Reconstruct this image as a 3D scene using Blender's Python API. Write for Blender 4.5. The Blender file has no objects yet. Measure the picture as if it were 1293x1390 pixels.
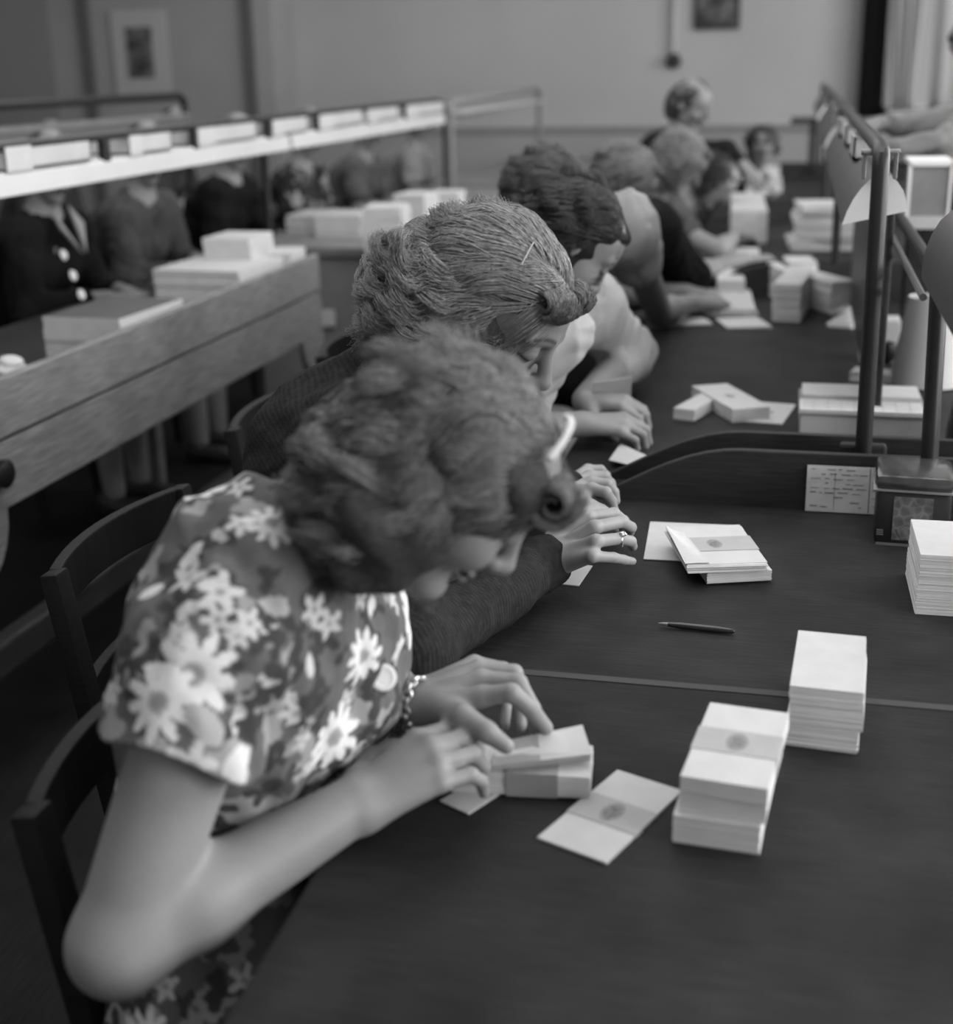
import bpy, bmesh, math, random
import numpy as np
from mathutils import Vector, Matrix
random.seed(7); RNG = np.random.default_rng(7)
SC = bpy.context.scene
COL = SC.collection
A = np.array
# ------------------------------------------------------------------ camera geometry
FP, PCX, PCY, CH = 1800., 646., 650., 1.45
ROLL = math.radians(1.1)
_vx, _vy = 444*math.cos(ROLL)+564*math.sin(ROLL), 564*math.cos(ROLL)-444*math.sin(ROLL)   # where the tables run to, with the small roll taken out
TH = math.atan(_vy/FP)
YAW = math.atan(_vx/(FP*math.cos(TH)+_vy*math.sin(TH)))
FW = A([-math.sin(YAW)*math.cos(TH), math.cos(YAW)*math.cos(TH), -math.sin(TH)])
RT = A([math.cos(YAW), math.sin(YAW), 0.]); UP = np.cross(RT, FW)
RT, UP = RT*math.cos(ROLL)-UP*math.sin(ROLL), UP*math.cos(ROLL)+RT*math.sin(ROLL)
CAM = A([0, 0, CH])
def ray(u, v): return FW+RT*(u-PCX)/FP-UP*(v-PCY)/FP
def PD(u, v, d): return CAM+ray(u, v)*d          # point at a distance along the view axis
def PZ(u, v, z):                                  # point on the level z
    r = ray(u, v); return CAM+r*(z-CH)/r[2]
def PX(u, v, x):
    r = ray(u, v); return CAM+r*x/r[0]
def PY(u, v, y):
    r = ray(u, v); return CAM+r*y/r[1]
def pixof(P):
    q = np.asarray(P, float)-CAM; d = q@FW
    return PCX+FP*(q@RT)/d, PCY-FP*(q@UP)/d, d
TZ = .75                                          # table top level

# ------------------------------------------------------------------ materials
MATS = {}
def mat(name, g, rough=.6, spec=.3, noise=None, bump=None, metal=0., sheen=0., attr=None, stretch=(1, 1, 1), extra=None, sss=0.):
    """grey procedural material; noise=(scale, amount, detail), bump=(scale, strength)"""
    if name in MATS: return MATS[name]
    m = bpy.data.materials.new(name); m.use_nodes = True
    nt = m.node_tree; N = nt.nodes; L = nt.links
    b = N['Principled BSDF']
    b.inputs['Base Color'].default_value = (g, g, g, 1)
    b.inputs['Roughness'].default_value = rough
    b.inputs['Specular IOR Level'].default_value = spec
    b.inputs['Metallic'].default_value = metal
    if sheen: b.inputs['Sheen Weight'].default_value = sheen
    if sss:
        b.inputs['Subsurface Weight'].default_value = sss
        b.inputs['Subsurface Radius'].default_value = (.01, .01, .01)
        b.inputs['Subsurface Scale'].default_value = .6
    tc = N.new('ShaderNodeTexCoord'); mp = N.new('ShaderNodeMapping')
    mp.inputs['Scale'].default_value = stretch
    L.new(tc.outputs['Object'], mp.inputs['Vector'])
    col = None
    if noise:
        nz = N.new('ShaderNodeTexNoise'); nz.inputs['Scale'].default_value = noise[0]
        nz.inputs['Detail'].default_value = noise[2] if len(noise) > 2 else 5
        L.new(mp.outputs['Vector'], nz.inputs['Vector'])
        rp = N.new('ShaderNodeMapRange'); rp.inputs['From Min'].default_value = .3; rp.inputs['From Max'].default_value = .7
        rp.inputs['To Min'].default_value = g*(1-noise[1]); rp.inputs['To Max'].default_value = g*(1+noise[1])
        L.new(nz.outputs['Fac'], rp.inputs['Value']); col = rp.outputs['Result']
    if attr:
        at = N.new('ShaderNodeAttribute'); at.attribute_name = attr
        mu = N.new('ShaderNodeMath'); mu.operation = 'MULTIPLY'
        if col is None: mu.inputs[0].default_value = g
        else: L.new(col, mu.inputs[0])
        L.new(at.outputs['Fac'], mu.inputs[1]); col = mu.outputs[0]
    if extra: col = extra(nt, col, mp) or col
    if col is not None: L.new(col, b.inputs['Base Color'])
    if bump:
        nb = N.new('ShaderNodeTexNoise'); nb.inputs['Scale'].default_value = bump[0]; nb.inputs['Detail'].default_value = 4
        L.new(mp.outputs['Vector'], nb.inputs['Vector'])
        bp = N.new('ShaderNodeBump'); bp.inputs['Strength'].default_value = bump[1]; bp.inputs['Distance'].default_value = .004
        L.new(nb.outputs['Fac'], bp.inputs['Height']); L.new(bp.outputs['Normal'], b.inputs['Normal'])
    MATS[name] = m
    return m

# ------------------------------------------------------------------ object helpers
def tag(o, label=None, cat=None, group=None, kind=None):
    if label: o['label'] = label
    if cat: o['category'] = cat
    if group: o['group'] = group
    if kind: o['kind'] = kind
    return o
def mesh_obj(name, V, Fc, m, parent=None, smooth=False, attrs=None):
    me = bpy.data.meshes.new(name)
    if isinstance(Fc, np.ndarray):
        V = np.asarray(V, np.float32); n = Fc.shape[1]
        me.vertices.add(len(V)); me.vertices.foreach_set('co', V.ravel())
        me.loops.add(Fc.size); me.loops.foreach_set('vertex_index', Fc.astype(np.int32).ravel())
        me.polygons.add(len(Fc)); me.polygons.foreach_set('loop_start', np.arange(0, Fc.size, n, dtype=np.int32))
        me.update(calc_edges=True)
    else:
        me.from_pydata([tuple(map(float, v)) for v in V], [], Fc); me.update()
    if attrs:
        for k, a in attrs.items():
            at = me.attributes.new(k, 'FLOAT', 'POINT'); at.data.foreach_set('value', np.asarray(a, np.float32))
    if smooth: me.polygons.foreach_set('use_smooth', np.ones(len(me.polygons), bool))
    for mm in (m if isinstance(m, (list, tuple)) else [m]): me.materials.append(mm)
    o = bpy.data.objects.new(name, me); COL.objects.link(o)
    if parent is not None: o.parent = parent; o.matrix_parent_inverse = Matrix.Translation(-Vector(parent.location)) if parent.type == 'EMPTY' and False else Matrix()
    return o
def empty(name, loc, rz=0.):
    o = bpy.data.objects.new(name, None); COL.objects.link(o)
    o.location = tuple(map(float, loc)); o.rotation_euler = (0, 0, rz); o.empty_display_size = .05
    return o
def copy_tree(o, parent=None):
    c = o.copy(); COL.objects.link(c); c.parent = parent
    for ch in [x for x in COL.objects if x.parent == o]: copy_tree(ch, c)
    return c
class MB:
    """collects shapes into one bmesh"""
    def __init__(s): s.bm = bmesh.new()
    def _x(s, vs, M):
        bmesh.ops.transform(s.bm, matrix=M, verts=vs)
    def box(s, c, d, rz=0., M=None, bevel=0.):
        r = bmesh.ops.create_cube(s.bm, size=1.); vs = r['verts']
        bmesh.ops.scale(s.bm, vec=d, verts=vs)
        if bevel:
            es = list({e for v in vs for e in v.link_edges})
            rr = bmesh.ops.bevel(s.bm, geom=es, offset=bevel, segments=2, affect='EDGES', profile=.5)
            vs = list({v for f in rr['faces'] for v in f.verts} | {v for v in vs if v.is_valid})
        T = Matrix.Translation(Vector(tuple(map(float, c))))
        s._x(vs, T@Matrix.Rotation(rz, 4, 'Z') if M is None else T@M)
        return s
    def tube(s, pts, r, n=12, cap=True):
        pts = [Vector(tuple(map(float, p))) for p in pts]
        rr = r if isinstance(r, (list, tuple)) else [r]*len(pts)
        rings = []; up = Vector((0, 0, 1))
        prev = None
        for i, p in enumerate(pts):
            t = ((pts[min(i+1, len(pts)-1)]-pts[max(i-1, 0)])).normalized()
            if prev is None:
                a = t.cross(up) if abs(t.dot(up)) < .95 else t.cross(Vector((1, 0, 0)))
                a.normalize()
            else:
                a = (prev-t*prev.dot(t)).normalized()
            prev = a; b = t.cross(a)
            rings.append([s.bm.verts.new(p+(a*math.cos(2*math.pi*k/n)+b*math.sin(2*math.pi*k/n))*rr[i]) for k in range(n)])
        for i in range(len(rings)-1):
            for k in range(n):
                s.bm.faces.new((rings[i][k], rings[i][(k+1) % n], rings[i+1][(k+1) % n], rings[i+1][k]))
        if cap:
            s.bm.faces.new(rings[0][::-1]); s.bm.faces.new(rings[-1])
        return s
    def lathe(s, c, prof, n=32, cap=True, sq=None):
        """prof: list of (r,z); sq = superellipse exponent"""
        rings = []
        for r, z in prof:
            ring = []
            for k in range(n):
                a = 2*math.pi*k/n; x, y = math.cos(a), math.sin(a)
                if sq:
                    f = (abs(x)**sq+abs(y)**sq)**(-1/sq); x *= f; y *= f
                ring.append(s.bm.verts.new((c[0]+r*x, c[1]+r*y, c[2]+z)))
            rings.append(ring)
        for i in range(len(rings)-1):
            for k in range(n):
                s.bm.faces.new((rings[i][k], rings[i][(k+1) % n], rings[i+1][(k+1) % n], rings[i+1][k]))
        if cap:
            s.bm.faces.new(rings[0][::-1]); s.bm.faces.new(rings[-1])
        return s
    def prism(s, pts, off):
        """polygon pts (3d) extruded by vector off"""
        off = Vector(tuple(off))
        a = [s.bm.verts.new(tuple(map(float, p))) for p in pts]; b = [s.bm.verts.new(v.co+off) for v in a]
        n = len(a)
        s.bm.faces.new(a[::-1]); s.bm.faces.new(b)
        for k in range(n): s.bm.faces.new((a[k], a[(k+1) % n], b[(k+1) % n], b[k]))
        return s
    def build(s, name, m, parent=None, smooth=False, bevel=0., loc=None):
        bmesh.ops.recalc_face_normals(s.bm, faces=s.bm.faces)
        me = bpy.data.meshes.new(name)
        if loc is not None: bmesh.ops.translate(s.bm, vec=-Vector(tuple(map(float, loc))), verts=s.bm.verts)
        s.bm.to_mesh(me); s.bm.free()
        for mm in (m if isinstance(m, (list, tuple)) else [m]): me.materials.append(mm)
        if smooth:
            me.polygons.foreach_set('use_smooth', np.ones(len(me.polygons), bool))
            try: me.set_sharp_from_angle(angle=math.radians(35))
            except Exception: pass
        o = bpy.data.objects.new(name, me); COL.objects.link(o)
        if loc is not None: o.location = tuple(map(float, loc))
        if parent is not None: o.parent = parent
        if bevel:
            md = o.modifiers.new('bevel', 'BEVEL'); md.width = bevel; md.segments = 2; md.limit_method = 'ANGLE'
        return o

# ------------------------------------------------------------------ signed-distance modelling
def unit(v):
    v = np.asarray(v, float); return v/np.linalg.norm(v)
class Field:
    def __init__(s): s.p = []
    def cone(s, a, b, ra, rb, k=.01, op='u'): s.p.append(('c', A(a, float), A(b, float), ra, rb, k, op)); return s
    def ell(s, c, r, R=None, k=.01, op='u'): s.p.append(('e', A(c, float), A(r, float), np.eye(3) if R is None else A(R, float), 0, k, op)); return s
    def chain(s, pts, rad, k=.006):
        for i in range(len(pts)-1): s.cone(pts[i], pts[i+1], rad[i], rad[i+1], k if i == 0 else k*.6)
        return s
    def slab(s, c, n, k=.003): s.p.append(('h', A(c, float), unit(n), 0, 0, k, 's')); return s
    @staticmethod
    def dist(q, P):
        t = q[0]
        if t == 'c':
            _, a, b, ra, rb = q[:5]; ab = b-a; L = ab@ab+1e-12
            pa = P-a; h = np.clip((pa@ab)/L, 0, 1)
            return np.sqrt(np.maximum(((pa-h[:, None]*ab)**2).sum(1), 1e-14))-(ra+(rb-ra)*h)
        if t == 'h': return (P-q[1])@q[2]*-1.
        c, r, R = q[1], q[2], q[3]
        l = (P-c)@R.T                      # rows of R are the local axes
        k0 = np.sqrt(((l/r)**2).sum(1))+1e-9; k1 = np.sqrt(((l/r**2)**2).sum(1))+1e-9
        return k0*(k0-1)/k1
    def ev(s, P, sel=None, disp=None):
        d = None
        for i, q in enumerate(s.p):
            if sel is not None and not sel[i]: continue
            di = s.dist(q, P); k = q[5]
            if q[6] == 'u':
                if d is None: d = di; continue
                h = np.maximum(k-np.abs(d-di), 0)/k; d = np.minimum(d, di)-h*h*k*.25
            else:
                if d is None: d = np.full(len(P), 1.)
                di = -di; h = np.maximum(k-np.abs(d-di), 0)/k; d = np.maximum(d, di)+h*h*k*.25
        if d is None: d = np.full(len(P), 1.)
        if disp is not None: d = d+disp(P, d)
        return d
    def bounds(s):
        lo = A([1e9]*3); hi = -lo
        for q in s.p:
            if q[6] != 'u': continue
            if q[0] == 'c':
                for c, r in ((q[1], q[3]), (q[2], q[4])): lo = np.minimum(lo, c-r); hi = np.maximum(hi, c+r)
            else:
                r = q[2].max(); lo = np.minimum(lo, q[1]-r); hi = np.maximum(hi, q[1]+r)
        return lo-.02, hi+.02
    def mesh(s, h, disp=None, amp=0., N=20):
        lo, hi = s.bounds(); nb = np.ceil((hi-lo)/(h*N)).astype(int)
        g = np.stack(np.meshgrid(*[np.arange(n) for n in nb], indexing='ij'), -1).reshape(-1, 3)
        cen = lo+(g+.5)*N*h; R = (N/2+1.5)*h*1.7321
        D = np.stack([s.dist(q, cen) for q in s.p], 0)
        kk = A([q[5] for q in s.p])
        # ellipsoid distances are rough far out: widen their net
        slack = A([1.6 if q[0] == 'e' else 1. for q in s.p])
        inc = D < (R*slack+kk*1.5+amp)[:, None]
        un = A([q[6] == 'u' for q in s.p])
        act = np.where((inc & un[:, None]).any(0))[0]
        f0 = s.ev(cen[act]); act = act[np.abs(f0) < R*1.7+amp+.004]
        ids = []; pos = []; quads = []
        S = N+2; a = np.arange(S)-1
        loc = np.stack(np.meshgrid(a, a, a, indexing='ij'), -1).reshape(-1, 3)
        dims = (nb*N+4)
        def cid(x): x = x+1; return (x[..., 0].astype(np.int64)*dims[1]+x[..., 1])*dims[2]+x[..., 2]
        co = [A(c) for c in ((0,0,0),(1,0,0),(0,1,0),(1,1,0),(0,0,1),(1,0,1),(0,1,1),(1,1,1))]
        ed = [(0,1),(2,3),(4,5),(6,7),(0,2),(1,3),(4,6),(5,7),(0,4),(1,5),(2,6),(3,7)]
        for bi in act:
            base = g[bi]*N
            P = lo+(loc+base)*h
            d = s.ev(P, inc[:, bi], disp).reshape(S, S, S)
            if d.min() > 0 or d.max() < 0: continue
            c8 = [d[c[0]:c[0]+S-1, c[1]:c[1]+S-1, c[2]:c[2]+S-1] for c in co]
            neg = sum((c < 0).astype(np.int8) for c in c8)
            cr = np.argwhere((neg > 0) & (neg < 8))
            if not len(cr): continue
            acc = np.zeros((len(cr), 3)); cnt = np.zeros(len(cr))
            vals = [c[cr[:, 0], cr[:, 1], cr[:, 2]] for c in c8]
            for i, j in ed:
                m = (vals[i] < 0) != (vals[j] < 0)
                t = np.where(m, vals[i]/(np.where(m, vals[i]-vals[j], 1)), 0)
                acc += np.where(m[:, None], co[i]+t[:, None]*(co[j]-co[i]), 0); cnt += m
            v = acc/cnt[:, None]
            cell = cr-1+base
            ids.append(cid(cell)); pos.append(lo+(cell+v)*h)
            for ax in range(3):
                o1, o2 = [(1, 2), (2, 0), (0, 1)][ax]
                sl = [slice(1, N+1)]*3; s2 = list(sl); s2[ax] = slice(2, N+2)
                d0 = d[tuple(sl)]; d1 = d[tuple(s2)]
                e = np.argwhere((d0 < 0) != (d1 < 0))
                if not len(e): continue
                fl = d0[e[:, 0], e[:, 1], e[:, 2]] < 0
                p = e+base; u1 = np.eye(3, dtype=int)[o1]; u2 = np.eye(3, dtype=int)[o2]
                q = np.stack([cid(p-u1-u2), cid(p-u2), cid(p), cid(p-u1)], 1)
                q[~fl] = q[~fl][:, ::-1]
                quads.append(q)
        ids = np.concatenate(ids); pos = np.concatenate(pos); quads = np.concatenate(quads)
        uid, first = np.unique(ids, return_index=True)
        idx = np.searchsorted(uid, quads); ok = (idx < len(uid)).all(1)
        idx = idx[ok]; qq = quads[ok]; good = (uid[idx] == qq).all(1)
        return pos[first], idx[good]
class SineNoise:
    def __init__(s, freq, n=7, seed=0, stretch=(1, 1, 1)):
        r = np.random.default_rng(seed); s.k = r.normal(size=(n, 3)); s.k *= freq*6.283/np.linalg.norm(s.k, axis=1)[:, None]*r.uniform(.5, 1.5, (n, 1))
        s.k = s.k*A(stretch); s.ph = r.uniform(0, 6.28, n); s.n = n
    def __call__(s, P): return np.sin(P@s.k.T+s.ph).sum(1)/math.sqrt(s.n)
def grad_normal(V, Fq):
    a = V[Fq[:, 0]]; b = V[Fq[:, 1]]; c = V[Fq[:, 2]]; d = V[Fq[:, 3]]
    n = np.cross(c-a, d-b); N = np.zeros_like(V)
    for k in range(4): np.add.at(N, Fq[:, k], n)
    return N/(np.linalg.norm(N, axis=1)[:, None]+1e-12)
def rel(o_parent, V): return V-A(o_parent.location)
# ================================================================== people
def frame(F, U):
    """rows: forward, left, up"""
    F = unit(F); L = unit(np.cross(A(U, float), F)); return np.stack([F, L, np.cross(F, L)])
class Head:
    def __init__(s, c, F, U=(0, 0, 1), sc=1.):
        s.c = A(c, float); s.R = frame(F, U); s.s = sc
    def w(s, x, y, z): return s.c+(A([x, y, z])*s.s)@s.R
    def loc(s, P): return ((P-s.c)@s.R.T)/s.s
    def prims(s, f, neck, nr=.05, detail=True):
        W = s.w; S = s.s; R = s.R
        f.cone(neck, W(-.025, 0, -.05), nr*1.12, nr, .03)
        f.ell(W(-.012, 0, .03), A((.097, .076, .092))*S, R, .03)
        f.ell(W(.03, 0, -.022), A((.056, .06, .085))*S, R, .02)
        f.ell(W(.035, 0, .045), A((.056, .062, .048))*S, R, .02)
        for q in (-1, 1):
            f.cone(W(.0, q*.048, -.055), W(.062, q*.012, -.098), .018*S, .017*S, .02)
        f.ell(W(.074, 0, -.098), A((.018, .02, .017))*S, R, .014)
        f.cone(W(.03, 0, -.075), W(-.02, 0, -.09), .03*S, .03*S, .03)
        if detail:
            for q in (-1, 1):
                f.ell(W(.099, q*.033, .012), A((.017, .02, .013))*S, R, .014, 's')
                f.ell(W(.0765, q*.033, .009), A((.0135, .0145, .0125))*S, R, .003)
                f.cone(W(.088, q*.014, .03), W(.072, q*.05, .03), .007*S, .006*S, .014)
                f.ell(W(.06, q*.04, -.028), A((.028, .022, .025))*S, R, .02)
                f.ell(W(.1, q*.0115, -.032), A((.010, .007, .0075))*S, R, .006)
                f.ell(W(-.008, q*.077, -.005), A((.018, .007, .03))*S, R, .006)
                f.ell(W(.0, q*.084, -.0), A((.009, .005, .016))*S, R, .004, 's')
            f.cone(W(.086, 0, .022), W(.11, 0, -.022), .0075*S, .010*S, .012)
            f.ell(W(.112, 0, -.026), A((.0105, .0105, .0095))*S, R, .006)
            f.ell(W(.091, 0, -.056), A((.0095, .021, .0055))*S, R, .004)
            f.ell(W(.088, 0, -.067), A((.010, .018, .0065))*S, R, .004)
            f.ell(W(.086, 0, -.0612), A((.02, .022, .0012))*S, R, .002, 's')
        else:
            f.cone(W(.086, 0, .02), W(.11, 0, -.024), .008*S, .011*S, .012)
            for q in (-1, 1):
                f.ell(W(.099, q*.033, .012), A((.017, .02, .013))*S, R, .014, 's')
                f.ell(W(-.008, q*.077, -.005), A((.018, .007, .03))*S, R, .006)
    def paint(s, P, t):
        """skin tint: brows, lashes, lips"""
        l = s.loc(P); x, y, z = l.T; ay = np.abs(y)
        front = x > .055
        by = np.clip((ay-.014)/.036, 0, 1); bz = .0325+.006*np.sin(by*2.4)-.004*by
        m = np.exp(-((z-bz)/.0033)**2)*((ay > .013) & (ay < .053) & front)
        t *= 1-.72*m
        r = np.hypot((ay-.033)/.0155, 0); ez = .0035-.004*(1-r**2)
        m = np.exp(-((z-ez)/.0022)**2)*((r < 1.05) & front)
        t *= 1-.86*m
        m = np.exp(-((z-(.014+.003*(1-r**2)))/.0018)**2)*((r < 1) & front); t *= 1-.25*m
        m = (((z+.0612)/.0125)**2+(y/.023)**2 < 1) & (x > .075); t[m] *= .62
        return t
FING = {'index': (.088, .027, .001, .043, .025, .020, .0092), 'middle': (.092, .007, .004, .047, .029, .021, .0094),
        'ring': (.087, -.013, .002, .043, .027, .020, .0088), 'little': (.078, -.031, -.004, .034, .020, .018, .0077)}
def hand(f, W, d, n, thumb_side, curls, spread=(.08, .0, -.07, -.16), sc=1., thumb=((.5, .75, -.35), (.8, .5, -.45), (.9, .2, -.5)), kf=.0035):
    """W wrist, d towards the knuckles, n out of the back of the hand, thumb_side +1 when cross(n,d) is the thumb side"""
    d = unit(d); n = A(n, float); n = unit(n-d*(n@d)); t = np.cross(n, d)*thumb_side
    Q = lambda x, y, z: A(W)+(d*x+t*y+n*z)*sc
    nails = []
    for i, (k, v) in enumerate(FING.items()):
        mx, my, mz, l1, l2, l3, r = v; r *= sc
        m = Q(mx, my, mz-.004)
        f.cone(Q(.004, my*.42, -.004), m, .0165*sc, r*1.18, .014)
        c = curls[i] if isinstance(curls[0], (tuple, list)) else curls
        ang = 0; pts = [m]; sp = spread[i]
        for L_, cc in zip((l1, l2, l3), c):
            ang += math.radians(cc)
            dv = (d*math.cos(sp)+t*math.sin(sp))*math.cos(ang)-n*math.sin(ang)
            pts.append(pts[-1]+dv*L_*sc)
        f.cone(pts[0], pts[1], r*1.1, r*.98, kf*1.6); f.cone(pts[1], pts[2], r*.98, r*.88, kf); f.cone(pts[2], pts[3], r*.88, r*.72, kf)
        nails.append((pts[3], unit(pts[3]-pts[2])))
    b = Q(.018, .026, -.010); pts = [b]
    for L_, dv in zip((.043, .032, .026), thumb):
        v = unit(dv); pts.append(pts[-1]+(d*v[0]+t*v[1]+n*v[2])*L_*sc)
    f.cone(Q(.0, .008, -.006), b, .016*sc, .0155*sc, .012)
    f.cone(pts[0], pts[1], .0155*sc, .0118*sc, .012); f.cone(pts[1], pts[2], .0115*sc, .0102*sc, .004); f.cone(pts[2], pts[3], .0102*sc, .0078*sc, .004)
    return nails
def hand_points(f, W, mcps, fingers, thumb, rad=(.0095, .0095, .009, .0078), kf=.003, tr=(.0155, .0122, .0105, .008)):
    """every joint given: mcps 4 points, fingers 4 lists (pip, dip, tip), thumb (base, mcp, ip, tip)"""
    W = A(W, float); mc = sum(A(m) for m in mcps)/4
    for m, fg, r in zip(mcps, fingers, rad):
        m = A(m); f.cone(W+(m-mc)*.42, m, .0165, r*1.2, .014)
        pts = [m]+[A(p) for p in fg]; rr = [r*1.12, r, r*.92, r*.78]
        for i in range(len(pts)-1): f.cone(pts[i], pts[i+1], rr[i], rr[i+1], kf*(1.6 if i == 0 else 1))
    th = [A(p) for p in thumb]; f.cone(W, th[0], .017, tr[0], .012)
    for i in range(3): f.cone(th[i], th[i+1], tr[i], tr[i+1], .010 if i == 0 else .004)

def body_field(J, build=1., legs=True, torso=True):
    """J: neck, pelvis, shoulderR/L, elbowR/L, wristR/L, hipR/L, kneeR/L, ankleR/L"""
    f = Field(); b = build
    n, p = J['neck'], J['pelvis']; sp = n-p; lat = unit(J['shoulderL']-J['shoulderR'])
    ch = p+sp*.72; wa = p+sp*.36
    for q in (-1, 1):
        f.cone(wa+lat*q*.055*b, ch+lat*q*.075*b, .085*b, .088*b, .04)
        f.cone(p+lat*q*.075*b, wa+lat*q*.055*b, .105*b, .085*b, .05)
        S = J['shoulderR'] if q < 0 else J['shoulderL']
        f.cone(ch+lat*q*.07*b, S, .08*b, .052*b, .05)
        f.cone(n-sp*.03, S, .042*b, .045*b, .05)
    f.cone(ch, n-unit(sp)*.02, .075*b, .05*b, .05)
    for s in 'RL':
        f.cone(J['shoulder'+s], J['elbow'+s], .047*b, .038*b, .025)
        e, w = J['elbow'+s], J['wrist'+s]; m = e+(w-e)*.3
        f.cone(e, m, .037*b, .0375*b, .02); f.cone(m, w, .0375*b, .0235*b, .02)
        if legs:
            f.cone(J['hip'+s], J['knee'+s], .082*b, .055*b, .04)
            k, a = J['knee'+s], J['ankle'+s]; c = k+(a-k)*.3
            f.cone(k, c, .053*b, .054*b, .02); f.cone(c, a, .054*b, .034*b, .02)
    return f
def shoe_mesh(a, fwd, parent, m, name='shoe'):
    """a low shoe under the ankle a"""
    fwd = unit(fwd); fl = A([a[0], a[1], 0.]); f = Field()
    f.cone(fl+A([0, 0, .045])-fwd*.02, fl+A([0, 0, .03])+fwd*.10, .034, .028, .02)
    f.cone(fl+A([0, 0, .03])+fwd*.08, fl+A([0, 0, .026])+fwd*.16, .034, .026, .02)
    f.cone(fl+A([0, 0, .02])-fwd*.035, fl+A([0, 0, .06])-fwd*.03, .026, .03, .02)
    f.slab(fl+A([0, 0, .004]), (0, 0, -1))
    V, Q = f.mesh(.007); return mesh_obj(name, rel(parent, V), Q, m, parent, True)
def dress_field(J, infl=.014, build=1., sleeve=.45, skirt=True, puff=.008, bust=.0):
    f = Field(); b = build; i_ = infl
    n, p = J['neck'], J['pelvis']; sp = n-p; lat = unit(J['shoulderL']-J['shoulderR']); fw = unit(np.cross(lat, -sp))
    fw = -fw if fw@(J['kneeR']-J['hipR']) < 0 else fw
    ch = p+sp*.72; wa = p+sp*.36
    for q in (-1, 1):
        f.cone(wa+lat*q*.055*b, ch+lat*q*.075*b, .085*b+i_, .09*b+i_, .04)
        f.cone(p+lat*q*.075*b, wa+lat*q*.055*b, .108*b+i_, .085*b+i_, .05)
        S = J['shoulderR'] if q < 0 else J['shoulderL']
        f.cone(ch+lat*q*.07*b, S, .08*b+i_, .052*b+i_, .05)
        f.cone(n-sp*.05, S, .042*b+i_*.6, .045*b+i_, .05)
        if bust: f.ell(ch-sp*.08+lat*q*.07+fw*.07, A((.065, .06, .06))*b+i_*.5, None, .05)
    f.cone(ch, n-unit(sp)*.045, .075*b+i_, .055*b+i_*.3, .05)
    for s in 'RL':
        S, E_, W_ = J['shoulder'+s], J['elbow'+s], J['wrist'+s]
        if sleeve <= 1:
            f.cone(S, S+(E_-S)*sleeve, .05*b+i_, (.043*b+i_+puff), .03)
        else:
            f.cone(S, E_, .05*b+i_, .043*b+i_*.7, .03)
            f.cone(E_, E_+(W_-E_)*(sleeve-1), .042*b+i_*.7, .027*b+i_*.6+.003, .025)
        if skirt:
            H, K = J['hip'+s], J['knee'+s]
            f.cone(H, K, .09*b+i_, .066*b+i_, .05)
            f.cone((H*.4+K*.6), (J['hipR']+J['hipL'])*.2+(J['kneeR']+J['kneeL'])*.3, .07*b+i_, .06*b+i_, .06)
    return f

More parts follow.
